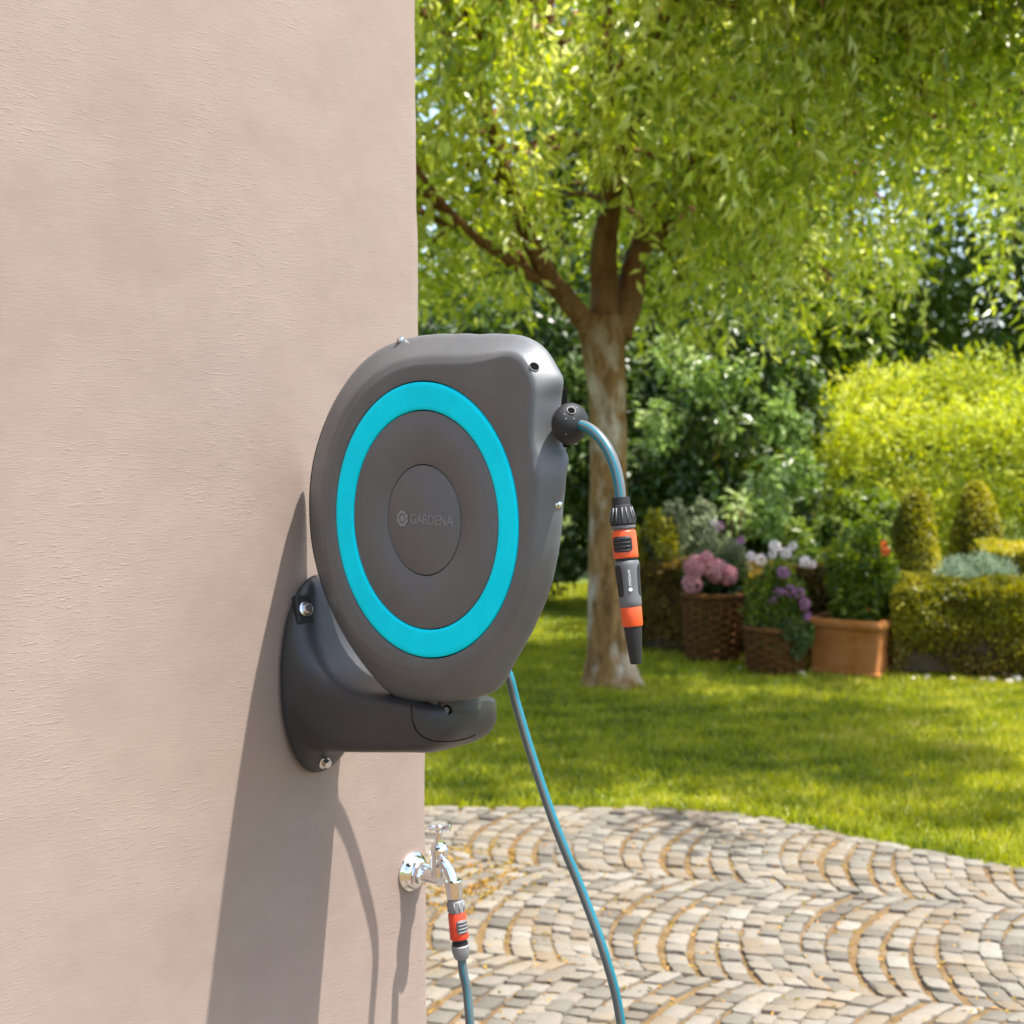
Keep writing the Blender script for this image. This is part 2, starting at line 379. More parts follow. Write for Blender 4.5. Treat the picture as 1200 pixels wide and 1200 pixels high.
# ---------------------------------------------------------------- hose reel
reel = empty('hose_reel', (*(WALLP[:2]), 0.0), 'grey wall mounted hose reel with a wide cyan ring on its round front', 'hose reel')
def rp(u, v, w): return RC + RU * u + ZZ * v + RM * w
def warp(u, v):
    r2 = (u * u + v * v) / .161 ** 2
    return u + (.0045 * (1 - r2) if r2 < 1 else 0), v
def to_uv(px, py, w):
    P = hit(px, py, RC + RM * w, RM) - RC; return np.dot(P, RU), P[2]
out_px = [(471, 398), (485, 394.5), (505, 392), (530, 391.5), (560, 392), (590, 391.5), (604, 392), (617, 396), (630, 403), (640, 413), (650, 431),
          (657.5, 444), (659, 449), (655, 454), (652.5, 460), (652, 480), (651.5, 500), (652, 522), (656, 528), (659.5, 535), (658.5, 560), (655, 592), (652.5, 625), (647, 662), (638, 697), (625, 728),
          (611, 755), (598, 778), (589, 797), (577, 811), (560, 817), (535, 821), (508, 822.5), (480, 821), (462, 816), (450, 807), (436, 790), (420, 768), (404, 742),
          (389, 712), (376, 675), (368, 640), (365, 607), (365, 575), (369, 540), (378, 507), (391, 475), (407, 447), (425, 425), (447, 408)]
in_px = [(463, 434), (497, 427), (520, 426.5), (540, 427), (560, 425), (580, 421), (598, 414), (612, 409), (628, 410), (640, 424), (646, 445), (644, 475), (641, 505), (636, 530), (630, 548), (627, 570),
         (624, 607), (620, 650), (612, 685), (600, 713), (585, 737), (566, 760), (540, 777), (518, 785), (500, 787), (484, 785), (460, 777), (433, 760), (408, 733), (391, 693), (383, 650), (381, 607),
         (383, 565), (391, 527), (406, 490), (424, 463), (443, 445)]
def polar(pxs, w, nw=.003):
    uv = np.array([to_uv(x, y, w * (1 + .12 * min(1, max(0, (520 - x) / 100))) - (nw * min(1, max(0, (x - 600) / 40)) if y < 540 else 0) if w else 0) for x, y in pxs]); a = np.arctan2(uv[:, 1], uv[:, 0]); r = np.hypot(uv[:, 0], uv[:, 1])
    i = np.argsort(a); a = a[i]; r = r[i]; return np.concatenate([a - 2 * math.pi, a, a + 2 * math.pi]), np.concatenate([r, r, r])
NA = 480; TH = np.linspace(-math.pi, math.pi, NA, endpoint=False)
def gsm(r, s):
    k = np.exp(-.5 * (np.arange(-12, 13) / s) ** 2); k /= k.sum(); return np.convolve(np.concatenate([r[-12:], r, r[:12]]), k, 'valid')
ao, ro = polar(out_px, -.028); RO = gsm(np.interp(TH, ao, ro), 1.6)
ai, ri = polar(in_px, 0); RI = gsm(np.interp(TH, ai, ri), 4)
ob = [p for p in out_px if not (655 > p[0] > 650.5 and 450 < p[1] < 526)]
RI = gsm(np.minimum(RI, RO - .013), 4)
ab, rb = polar(ob, -.038, .004); RB = gsm(np.interp(TH, ab, rb), 2.5)
# nose: how far this direction belongs to the hose outlet (upper right)
un, vn = to_uv(640, 440, 0); tn = math.atan2(vn, un); nose = .1 * np.exp(-((TH - tn) / .30) ** 2)
rings = []
def ring_at(Rr, Wv): return np.array([rp(Rr[i] * math.cos(TH[i]), Rr[i] * math.sin(TH[i]), (Wv[i] if hasattr(Wv, '__len__') else Wv)) for i in range(NA)])
D = RO - RI
W0 = 0.0 + .004 * nose
prof_f = [(lambda: np.full(NA, .1632), -.006), (lambda: np.full(NA, .1632), -.0006), (lambda: np.full(NA, .1637), 0.0),
          (lambda: .1637 * .6 + (RI - .004) * .4, None)]
rings = [ring_at(np.full(NA, .1632), -.0065), ring_at(np.full(NA, .1632), -.0006), ring_at(np.full(NA, .1639), 0.0),
         ring_at(.1639 + (RI - .1639) * .35, .001 * nose), ring_at(.1639 + (RI - .1639) * .7, .003 * nose), ring_at(RI - .0035, W0),
         ring_at(RI - .0015, W0 - .0002), ring_at(RI + .001, W0 - .0009), ring_at(RI + .004, W0 - .0023)]
for t, dw in ((.12, .0033), (.25, .0066), (.45, .0122), (.65, .0180), (.82, .0228), (.93, .0262), (.985, .0290), (1.0, .0315)):
    n_t = t ** 1.0; extra = nose * (.016 * t * t)
    rings.append(ring_at(np.maximum(RI + .004, RI + .004 + (RO - RI - .004) * n_t), W0 * (1 - t) - dw - extra + .0))
rings.append(ring_at(RO * .999, -.035 - .016 * nose)); rings.append(ring_at(RO * .985, -.037 - .016 * nose))
V = np.concatenate(rings)
# shallow finger scoop in front of the outlet
sa_, sb_ = np.array(to_uv(646, 470, -.01)), np.array(to_uv(634, 538, 0)); UV = np.stack([(V - RC) @ RU, V[:, 2] - RC[2]], 1)
tt = np.clip(((UV - sa_) @ (sb_ - sa_)) / np.dot(sb_ - sa_, sb_ - sa_), 0, 1); ds = np.linalg.norm(UV - sa_ - tt[:, None] * (sb_ - sa_), axis=1)
V -= RM * (.0055 * np.exp(-(ds / .011) ** 2))[:, None]; F = []
for r in range(len(rings) - 1):
    for j in range(NA): F.append((r * NA + j, r * NA + (j + 1) % NA, (r + 1) * NA + (j + 1) % NA, (r + 1) * NA + j))
shell = make('front_shell', V, F, M['body'], reel, smooth=True)
rings = [ring_at(RB * .975, -.034), ring_at(RB * .988, -.038 - .012 * nose), ring_at(RB * .955, -.044 - .012 * nose), ring_at(RB * .86, -.057 - .012 * nose), ring_at(RB * .72, -.075), ring_at(RB * .56, -.095), ring_at(RB * .3, -.104)]
V = np.concatenate(rings + [rp(0, 0, -.104)[None]]); F = []
for r in range(len(rings) - 1):
    for j in range(NA): F.append((r * NA + j, r * NA + (j + 1) % NA, (r + 1) * NA + (j + 1) % NA, (r + 1) * NA + j))
for j in range(NA): F.append(((len(rings) - 1) * NA + j, (len(rings) - 1) * NA + (j + 1) % NA, len(rings) * NA))
make('rear_shell', V, F, M['body'], reel, smooth=True, sharp=50)
def annulus(name, prof, m_, cap=False, k=256):
    V = []; F = []
    for R, w in prof:
        for j in range(k):
            a = 2 * math.pi * j / k; u, v_ = warp(R * math.cos(a), R * math.sin(a)); V.append(rp(u, v_, w))
    for r in range(len(prof) - 1):
        for j in range(k): F.append((r * k + j, r * k + (j + 1) % k, (r + 1) * k + (j + 1) % k, (r + 1) * k + j))
    if cap: F.append(tuple(range(k))[::-1])
    return make(name, V, F, m_, reel, smooth=True, sharp=50)
annulus('backing_disc', [(.02, -.0062), (.172, -.0062)], M['black'], True)
annulus('cyan_ring', [(.1292, -.006), (.1292, -.0006), (.1298, .0002), (.134, .0006), (.145, -.0002), (.156, .0006), (.1609, .0002), (.1616, -.0006), (.1616, -.006)], M['cyan'])
annulus('drum_cover', [(.0655, -.006), (.0655, -.0008), (.0661, -.0002), (.1, 0.0002), (.1272, -.0002), (.1279, -.0008), (.1279, -.006)], M['body'])
annulus('centre_disc', [(.0005, 0.0), (.0637, 0.0), (.0644, -.0006), (.0644, -.006)], M['body'], True)
# raised wordmark and flower emblem on the centre disc
def text_mesh(body, size, ext):
    cu = bpy.data.curves.new('t', 'FONT'); cu.body = body; cu.size = size; cu.extrude = ext; cu.align_x = 'LEFT'; cu.resolution_u = 4
    o = bpy.data.objects.new('t', cu); scn.collection.objects.link(o); dg = bpy.context.evaluated_depsgraph_get()
    me = o.evaluated_get(dg).to_mesh(); V = np.array([v.co[:] for v in me.vertices]); F = [tuple(p.vertices) for p in me.polygons]
    o.evaluated_get(dg).to_mesh_clear(); bpy.data.objects.remove(o); bpy.data.curves.remove(cu); return V, F
TV, TF = text_mesh('GARDENA', .014, .0005)
tx0, tx1 = TV[:, 0].min(), TV[:, 0].max(); ty0, ty1 = TV[:, 1].min(), TV[:, 1].max()
ul, vt = to_uv(481.5, 602, 0); ur, vb = to_uv(531, 613.2, 0); ul2, vb0 = to_uv(481.5, 613.2, 0); _, vb1 = to_uv(531, 616.5, 0)
V = []
for x, y, z in TV:
    s = (x - tx0) / (tx1 - tx0); h = (y - ty0) / (ty1 - ty0)
    V.append(rp(ul + (ur - ul) * s, vb0 + (vb1 - vb0) * s + h * .0112, z * 1.1 + .0003))
M['lit_emboss'] = plastic('lit_relief_plastic', (.19, .195, .20), .35, .2)  # body plastic lightened: light caught by the raised letters put into the colour
make('lettering', V, TF, M['lit_emboss'], reel)
ue, ve = to_uv(472, 607.5, 0); parts = []
def disc_uv(pts, w0, w1):
    n_ = len(pts); V = [rp(ue + u, ve + v_, w0) for u, v_ in pts] + [rp(ue + u, ve + v_, w1) for u, v_ in pts]
    F = [tuple(range(n_))[::-1], tuple(range(n_, 2 * n_))] + [(j, (j + 1) % n_, n_ + (j + 1) % n_, n_ + j) for j in range(n_)]
    return V, F
parts.append(disc_uv([(.0044 * math.cos(a), .0044 * math.sin(a)) for a in np.linspace(0, 2 * math.pi, 24, endpoint=False)], 0, .0009))
for p in range(8):
    a0 = p * math.pi / 4 + .3; pts = []
    for da, r in ((-.30, .0058), (.1, .0056), (.46, .0062), (.52, .0078), (.38, .0096), (.1, .0104), (-.16, .0096), (-.30, .0080)):
        pts.append((r * math.cos(a0 + da), r * math.sin(a0 + da)))
    parts.append(disc_uv(pts, 0, .0009))
V, F = join([(np.array(a_), b_) for a_, b_ in parts]); make('emblem', V, F, M['lit_emboss'], reel)
# small holes and rim screws
def cast(px, py):
    ok, loc, nor, idx, ob, mt = scn.ray_cast(dg, Vector(C0), Vector(nrm(ray(px, py))))
    if ok and nor.dot(Vector(ray(px, py))) > 0: nor = -nor
    return (np.array(loc), np.array(nor), ob) if ok else (None, None, None)
def hole(px, py, w, r, parent=reel, nvec=None, ctr=None, name='screw_hole'):
    nv = RM if nvec is None else nvec
    P = hit(px, py, RC + RM * w, RM) if ctr is None else ctr
    V, F = lathe(P, nv, [(-.006, r), (.0006, r), (.0008, r * .97)], 28)
    h_ = make(name, V, F, M['black'], parent, smooth=True, sharp=40)
    V, F = lathe(P, nv, [(-.004, r * 1.0), (.0004, r * 1.16), (.0012, r * 1.1), (.0013, r * 1.0), (-.004, r * .99)], 28)
    F = F[:-2]
    make('hole_rim', V, F, M['body'], h_, smooth=True)
bpy.context.view_layer.update(); dg = bpy.context.evaluated_depsgraph_get(); L, N_, ob = cast(626, 430)
hole(0, 0, 0, .0052, nvec=N_, ctr=L)
for px, py, dz in ((471, 397, 1), (655.5, 590.5, 0)):
    P = hit(px, py, RC + RM * -.030, RM); dirv = nrm(P - RC - RM * np.dot(P - RC, RM))
    V, F = lathe(P - dirv * .0075, nrm(dirv + .35 * RM), [(0, .0035), (.006, .0036), (.0062, .0055), (.0085, .0052), (.0098, .003)], 20)
    s_ = make('rim_screw', V, F, M['steel'], reel, smooth=True, sharp=35)
# outlet slot
P1 = hit(656.5, 455, RC + RM * -.042, RM); P2 = hit(656.5, 524, RC + RM * -.042, RM)
c = (P1 + P2) / 2; hz = abs(P1[2] - P2[2]) / 2 * 1.02
V, F = obox(c - RU * .0135, RU, RM, ZZ, .0135, .013, hz)
bevel(make('outlet_slot', V, F, M['black'], reel), .003)

# wall bracket: lofted from oval wall plate into the arm under the reel
PT = np.dot(PIV - WALLP, TW)
tc0 = w2(onwall(367, 790))[0]
secs = []   # q, t centre, half width, z top, z bottom, exponent
def lerp(a, b_, t): return a + (b_ - a) * t
def zpy(py, y): r = ray(600, py); return EYE + y * r[2] / r[1]
K = [(0, 0, .066, 677, 916, 2.1), (.010, 0, .0665, 677, 916, 2.1), (.018, .02, .065, 681, 914, 2.2), (.025, .05, .0635, 694, 908, 2.3), (.032, .09, .062, 718, 898, 2.5), (.040, .15, .061, 745, 888, 2.8), (.050, .23, .060, 766, 886, 3.2),
     (.068, .36, .060, 787, 886, 3.8), (.09, .52, .060, 800, 886, 4.4), (.12, .7, .060, 809, 886, 5), (.155, .86, .0605, 815, 886, 5), (.195, .97, .062, 820, 886, 5), (.22, 1, .063, 822, 886, 5)]
for q, ft, hw, yt, yb_, ex_ in K:
    tcn_ = lerp(tc0, PT, ft); Pn = WALLP + NW * q + TW * (tcn_ - hw)
    secs.append((q, tcn_, hw, zpy(yt, Pn[1]), zpy(yb_, Pn[1]), ex_))
armtop, armbot = secs[-1][3], secs[-1][4]
for th_ in np.linspace(0.06, .985, 16):           # rounded end: narrows like a circle of radius 65 mm, bottom curls up
    a = th_ * math.pi / 2; q = .225 + .064 * math.sin(a); hw = .0635 * math.cos(a) ** .6 + .001
    lift = (armtop - armbot) * .9 * (1 - math.cos(a)) ** 1.05
    secs.append((q, PT, hw, armtop, armbot + lift, 4 if th_ < .8 else 3))
k = 64; V = []; F = []
for q, t, hw, zt, zb, e in secs:
    for j in range(k):
        a = 2 * math.pi * j / k; cx = math.copysign(abs(math.cos(a)) ** (2 / e), math.cos(a)); cz = math.copysign(abs(math.sin(a)) ** (2 / e), math.sin(a))
        V.append(WALLP + NW * q + TW * (t + hw * cx) + ZZ * ((zt + zb) / 2 + (zt - zb) / 2 * cz))
for r in range(len(secs) - 1):
    for j in range(k): F.append((r * k + j, (r + 1) * k + j, (r + 1) * k + (j + 1) % k, r * k + (j + 1) % k))
F.append(tuple(range(k))); F.append(tuple(range((len(secs) - 1) * k, len(secs) * k))[::-1])
br = make('wall_bracket', V, F, M['bracket'], reel, smooth=True)
sm = br.modifiers.new('sub', 'SUBSURF'); sm.levels = 1; sm.render_levels = 1
# turntable under the drum, dark gap
SWC = PIV + RM * .02
V, F = lathe(A(SWC[0], SWC[1], armtop - .006), ZZ, [(-.002, .026), (.006, .026), (.02, .024)], 48)
make('swivel', V, F, M['bracket'], reel, smooth=True, sharp=40)
# bolts in the plate
def bolt(P, ax, r=.0085):
    V, F = lathe(P, ax, [(0, r * 1.45), (.0022, r * 1.45), (.0026, r * 1.35)], 28); b0 = make('plate_bolt', V, F, M['steel'], reel, smooth=True, sharp=35)
    V, F = lathe(P + ax * .0027, ax, [(0, r), (.006, r), (.0072, r * .85)], 6); make('bolt_head', V, F, M['steel'], b0)
def proud(px, py, q): return hit(px, py, WALLP + NW * q, NW)
# cover seam and screw hole on the arm end: follow the arm's side face
sidep = WALLP + TW * (PT - .0635)
def side(px, py):
    # march along the ray to the lofted surface (side of the arm)
    return px, py
dg = bpy.context.evaluated_depsgraph_get(); bpy.context.view_layer.update()
dg = bpy.context.evaluated_depsgraph_get()
L, N_, ob = cast(357, 714)
if L is not None:
    N_ = nrm(N_ + NW * .5); t_ = nrm(np.cross(N_, ZZ)); z_ = np.cross(t_, N_)
    V, F = obox(L - N_ * .004, t_, N_, z_, .0125, .0065, .019); bevel(make('bolt_recess', V, F, M['soft'], reel), .003, 3); bolt(L + N_ * .0028, N_, .0066)
L, N_, ob = cast(380, 893)
if L is not None: N_ = nrm(N_ + NW); bolt(L - N_ * .001, N_, .0062)
pts = []
for px, py in [(482, 828), (482.5, 835), (484, 846), (488, 856), (495, 863), (505, 867.5), (520, 869), (535, 868), (548, 865), (557, 861)]:
    L, N_, ob = cast(px, py)
    if L is not None and ob is not None and ob.name.startswith('wall_bracket'): pts.append(L + N_ * .00015)
if len(pts) > 3:
    V, F = tube(smoothpath(pts, 6), .00065, 6); make('cover_seam', V, F, M['black'], reel)
L, N_, ob = cast(524, 832)
if L is not None:
    V, F = lathe(L, N_, [(-.004, .0062), (.0003, .0062), (.0005, .0056)], 24); h_ = make('cover_hole', V, F, M['black'], reel, smooth=True, sharp=40)
    V, F = lathe(L - N_ * .001, N_, [(0, .0040), (.0022, .0036)], 12); make('sunk_screw', V, F, M['mgrey'], h_, smooth=True, sharp=40)

# ---------------------------------------------------------------- hoses
def hose(name, P, r, parent, n=10, stripes=((2, 5), (9, 11)), k=16):
    P = smoothpath(P, n); V, F = tube(P, r, k, ref=A(0, -1, .25) if False else A(-.45, -.9, 0))
    mi = []
    for i in range(len(P) - 1):
        for j in range(k): mi.append(1 if any(a <= j <= b_ for a, b_ in stripes) else 0)
    mi += [0, 0]
    return make(name, V, F, [M['hose'], M['teal']], parent, smooth=True, midx=mi)
PL = RC + RM * -.032
def onreel(px, py): return hit(px, py, PL, RM)
oh = empty('garden_hose', onreel(669, 497), 'short grey blue hose end bent out of the reel through a dark stopper ball', 'hose')
hp = [onreel(655, 497), onreel(672, 497), onreel(688, 501), onreel(701, 511), onreel(712, 526), onreel(720, 545), onreel(725, 566), onreel(727.5, 590)]
hose('outlet_hose', hp, .0062, oh, stripes=((0, 1), (4, 4), (9, 10), (14, 14)))
BC = onreel(668, 496.5)
V, F = [], []
axb = nrm(RU - .12 * ZZ)
prof = [(-.0228 * math.cos(a) - 0.0, .0228 * math.sin(a) * 1.0) for a in np.linspace(.02, math.pi - .02, 28)]
prof = [(h * .78, r * 1.0) for h, r in prof]
V, F = lathe(BC, axb, prof, 40); ball = make('stopper_ball', V, F, M['soft'], oh, smooth=True)
bm2 = nrm(RM + .2 * ZZ + .1 * RU)
bpy.context.view_layer.update(); dg = bpy.context.evaluated_depsgraph_get()
L, N_, ob = cast(669.5, 481)
if L is not None:
    V, F = lathe(L - N_ * .001, N_, [(-.004, .0040), (.0010, .0040), (.0012, .0036)], 20); make('ball_hole', V, F, M['black'], ball, smooth=True, sharp=40)
    V, F = lathe(L - N_ * .001, N_, [(-.002, .0042), (.0009, .0052), (.0016, .0046), (.001, .0040)], 20); make('ball_hole_rim', V, F[:-2], M['mgrey'], ball, smooth=True)
for px, py in ((661, 486), (663, 491), (672.5, 491), (663.5, 509), (676, 478)):
    L, N_, ob = cast(px, py)
    if L is not None: V, F = lathe(L, N_, [(-.0006, .0009), (.0004, .0008), (.0007, .0003)], 10); make('water_drop', V, F, M['lgrey'], ball, smooth=True)

# connector and nozzle along one hanging axis
N0 = onreel(727.3, 583); N1 = onreel(745.5, 778); NL = np.linalg.norm(N1 - N0); NX = nrm(N1 - N0)
sc_ = NL / 195.0                       # metres per photo pixel along the axis
CAMD = nrm(C0 - N0); CAMD = nrm(CAMD - NX * np.dot(CAMD, NX)); SIDE = np.cross(NX, CAMD); SIDE *= math.copysign(1, SIDE[0])
def nz(name, a, b_, prof, mt, parent, **kw):
    V, F = lathe(N0, NX, [((h) * sc_, r * sc_) for h, r in prof], kw.pop('k', 40), **kw)
    return make(name, V, F, mt, parent, smooth=True, sharp=30)
conn = empty('hose_connector', N0, 'orange and black quick connector on the hose end above the spray nozzle', 'hose connector')
nz('nut', 0, 0, [(0, 10.5), (9, 10.8), (9.5, 11.5), (12, 12), (27, 15.2), (31, 15.4), (32, 14.2), (32, 8)], M['soft'], conn)
parts = []
for i in range(7):
    a = i * 2 * math.pi / 7 + .2; d = CAMD * math.cos(a) + SIDE * math.sin(a); tdir = np.cross(NX, d)
    for sgn in (-1, 1):
        pa = N0 + NX * 12 * sc_ + d * 12.2 * sc_ + tdir * sgn * 2.2 * sc_; pb = N0 + NX * 28 * sc_ + d * 15.4 * sc_ + tdir * sgn * 3.2 * sc_
        parts.append(tube(np.array([pa, (pa + pb) / 2, pb]), .9 * sc_, 6))
V, F = join(parts); make('nut_ribs', V, F, M['mgrey'], conn, smooth=True)
nz('collar', 0, 0, [(31, 8), (33, 14.3), (36, 14.3), (37, 12), (45, 12), (46, 8)], M['mgrey'], conn)
sl = nz('orange_sleeve', 0, 0, [(38, 12), (40, 13.6), (42, 14.2), (66, 14.6), (69, 14.8), (71, 14.2), (71, 8)], M['orange'], conn)
# grip pad: patch of the sleeve's surface facing the viewer, slightly proud
def pad(name, h0, h1, a0, a1, r, mt, parent, th=.7, e=5):
    nh, na = 14, 14; V = []
    for i in range(nh + 1):
        for j in range(na + 1):
            x = 2 * j / na - 1; y = 2 * i / nh - 1
            s = 1 / max(1e-6, (abs(x) ** e + abs(y) ** e)) ** (1 / e) * max(abs(x), abs(y)) if (x or y) else 1
            x *= s; y *= s; a = (a0 + a1) / 2 + x * (a1 - a0) / 2; h = (h0 + h1) / 2 + y * (h1 - h0) / 2
            rr = (r(h) if callable(r) else r) + (th if max(abs(2 * j / na - 1), abs(2 * i / nh - 1)) < .99 else -1)
            V.append(N0 + NX * h * sc_ + (CAMD * math.cos(a) + SIDE * math.sin(a)) * rr * sc_)
    F = [(i * (na + 1) + j, i * (na + 1) + j + 1, (i + 1) * (na + 1) + j + 1, (i + 1) * (na + 1) + j) for i in range(nh) for j in range(na)]
    return make(name, V, F, mt, parent, smooth=True)
pd = pad('grip_pad', 45, 65, -1.25, .72, 14.5, M['soft'], conn)
parts = []
for i in range(4):
    h = 48.5 + i * 4.6; pp = [N0 + NX * h * sc_ + (CAMD * math.cos(a) + SIDE * math.sin(a)) * 15.5 * sc_ for a in np.linspace(-.9, .45, 8)]
    parts.append(tube(np.array(pp), .8 * sc_, 6))
V, F = join(parts); make('grip_ribs', V, F, M['dark'], pd, smooth=True)
noz = empty('spray_nozzle', N0 + NX * 72 * sc_, 'slim grey and orange spray nozzle with black tip hanging below the hose connector', 'nozzle')
nz('neck', 0, 0, [(69, 9), (71, 13), (74, 13), (75, 10)], M['soft'], noz)
gb = lambda h: np.interp(h, [74, 80, 95, 110, 122, 128], [14.2, 14.6, 13.6, 13.0, 13.2, 12.8])
nz('grey_barrel', 0, 0, [(74, 9), (74.5, 13.5)] + [(h, gb(h)) for h in (76, 80, 88, 95, 103, 110, 117, 122, 127)] + [(128.5, 12), (129, 9)], M['mgrey'], noz)
pad('side_grip', 77, 118, -1.45, -.45, gb, M['soft'], noz, .5)
pad('side_grip', 77, 118, .85, 1.9, gb, M['soft'], noz, .5)
nz('orange_ring', 0, 0, [(127, 9), (128.5, 12.2), (130, 12.6), (149, 12.2), (151, 11.6), (151.5, 9)], M['orange'], noz)
nz('nozzle_tip', 0, 0, [(150, 9), (151, 10.8), (193, 7.0), (195, 6.3), (194.5, 5.0), (188, 4.2)], M['soft'], noz)
# small white wordmark down the barrel
TV2, TF2 = text_mesh('GARDENA', .01, .0001)
lo = TV2.min(0); hi = TV2.max(0); V = []
for x, y, z in TV2:
    s = (x - lo[0]) / (hi[0] - lo[0]); h = (y - lo[1]) / (hi[1] - lo[1]) - .5
    hh = 104 - s * 19; a = .12 - h * .22 * -1
    V.append(N0 + NX * hh * sc_ + (CAMD * math.cos(a) + SIDE * math.sin(a)) * (gb(hh) + .25 + z * 500) * sc_)
make('lettering', V, TF2, M['white'], noz)
P = N0 + NX * 108 * sc_ + CAMD * gb(108) * sc_ * math.cos(.12) + SIDE * gb(108) * sc_ * math.sin(.12)
V, F = lathe(P - CAMD * .0005, nrm(CAMD + SIDE * .12), [(0, .0019), (.0012, .0019)], 20); make('emblem', V, F, M['white'], noz)

# ---------------------------------------------------------------- tap on the wall
ESC = onwall(482.5, 1021); TD = 1.0
tap = empty('outdoor_tap', ESC, 'chrome outdoor tap with a T handle fixed low near the wall corner', 'tap')
V, F = lathe(ESC, NW, [(0, .028), (.002, .0288), (.004, .028), (.0055, .0245), (.007, .0235), (.009, .023), (.013, .020), (.015, .0165), (.0155, .010)], 48, ref=ZZ)
make('escutcheon', V, F, M['chrome'], tap, smooth=True, sharp=50)
TB = hit(510.5, 1018, ESC + NW * .05, NRM := NW); TB = ESC + NW * .052
zb = lambda py: at(511, py, TB[1])[2]
V, F = tube(np.array([ESC + NW * .01, ESC + NW * .03, TB + NW * .004]), .0098, 24); p1 = make('inlet_pipe', V, F, M['chrome'], tap, smooth=True, sharp=50)
V, F = lathe(ESC, NW, [(.014, .0155), (.016, .016), (.024, .0158), (.027, .0125), (.027, .008)], 8); make('inlet_nut', V, F, M['chrome'], tap, smooth=True, sharp=30)
H0 = zb(1029) - TB[2]; H1 = zb(995) - TB[2]; TBZ = A(TB[0], TB[1], 0)
V, F = lathe(TB, ZZ, [(H0, .006), (H0 + .002, .0105), (H0 + .006, .0115), (H1 - .008, .0115), (H1 - .006, .0135), (H1 + .001, .0135), (H1 + .003, .0115), (H1 + .008, .010), (H1 + .010, .0062), (zb(976) - TB[2], .0042), (zb(973.5) - TB[2], .006)], 32)
make('valve_body', V, F, M['chrome'], tap, smooth=True, sharp=40)
hb = A(TB[0], TB[1], zb(970)); hd = nrm(A(.97, -.22, .05))
prof = [(-.0145, .0035), (-.0140, .0046), (-.012, .0048), (-.0045, .0030), (-.002, .0058), (.002, .0058), (.0045, .0030), (.0125, .0048), (.0165, .0050), (.0172, .0036)]
V, F = lathe(hb, hd, prof, 24); make('t_handle', V, F, M['chrome'], tap, smooth=True, sharp=40)
V, F = lathe(A(TB[0], TB[1], zb(975)), ZZ, [(0, .0045), (.008, .006), (.0105, .0045), (.0115, .002)], 20); make('handle_boss', V, F, M['chrome'], tap, smooth=True, sharp=40)
def tp(px, py, q): return hit(px, py, ESC + NW * q, NW)
sp_ = [TB + A(0, 0, H1 * .35), tp(518, 1009, .066), tp(524.5, 1017, .076), tp(529, 1027, .083), tp(531, 1036, .0865)]
V, F = tube(smoothpath(sp_, 8), .0072, 24); make('spout', V, F, M['chrome'], tap, smooth=True)
T0 = tp(531, 1031, .0865); T1 = tp(541, 1123, .097); TL = np.linalg.norm(T1 - T0); TX = nrm(T1 - T0); ts_ = TL / 92.0
def tz(name, prof, mt, parent, k=36, **kw):
    V, F = lathe(T0, TX, [(h * ts_, r * ts_) for h, r in prof], k, **kw); return make(name, V, F, mt, parent, smooth=True, sharp=30)
tz('spout_nut', [(0, 6), (0.5, 9.3), (1.5, 10), (19, 9.6), (21, 9.2), (21, 6)], M['chrome'], tap)
tcn = empty('tap_connector', T0 + TX * 22 * ts_, 'grey and red quick connector clipped to the chrome tap spout', 'hose connector')
tz('threaded_adaptor', [(21, 6), (22, 8.8), (24, 8.8), (25, 9.5), (37, 9.6), (38, 8), (40, 8), (40, 6)], M['lgrey'], tcn)
parts = []
for i in range(10):
    a = i * math.pi / 5; dv = np.cross(TX, A(0, 0, 1)); dv = nrm(dv); ev = np.cross(TX, dv); d = dv * math.cos(a) + ev * math.sin(a)
    parts.append(tube(np.array([T0 + TX * 26 * ts_ + d * 9.5 * ts_, T0 + TX * 36 * ts_ + d * 9.6 * ts_]), .9 * ts_, 6))
V, F = join(parts); make('adaptor_ribs', V, F, M['lgrey'], tcn, smooth=True)
tz('red_sleeve', [(37, 8), (38, 9.6), (40, 10.3), (64, 10.8), (67, 11.2), (68.5, 10.6), (68.5, 7)], M['red'], tcn)
TC = nrm(C0 - T0); TC = nrm(TC - TX * np.dot(TC, TX)); TS = np.cross(TX, TC); TS *= math.copysign(1, TS[0])
_N0, _NX, _sc, _CD, _SD = N0, NX, sc_, CAMD, SIDE
N0, NX, sc_, CAMD, SIDE = T0, TX, ts_, TC, TS
g2 = pad('grip_pad', 45, 62, -.25, 1.35, 10.7, M['mgrey'], tcn, .7)
parts = []
for i in range(4):
    h = 47.5 + i * 3.9; pp = [N0 + NX * h * sc_ + (CAMD * math.cos(a) + SIDE * math.sin(a)) * 11.7 * sc_ for a in np.linspace(-.05, 1.1, 8)]
    parts.append(tube(np.array(pp), .65 * sc_, 6))
V, F = join(parts); make('grip_ribs', V, F, M['lgrey'], g2, smooth=True)
N0, NX, sc_, CAMD, SIDE = _N0, _NX, _sc, _CD, _SD
tz('black_neck', [(67, 6), (68, 8), (73, 8), (73, 9.3), (75, 9.5), (76, 9.3), (76, 6)], M['soft'], tcn)
tz('grey_nut', [(75, 6), (75.5, 9), (77, 10.4), (84, 10.2), (91, 8.2), (92.5, 7.2), (92.5, 5)], M['lgrey'], tcn, k=72, ribs=1, ribd=.035)

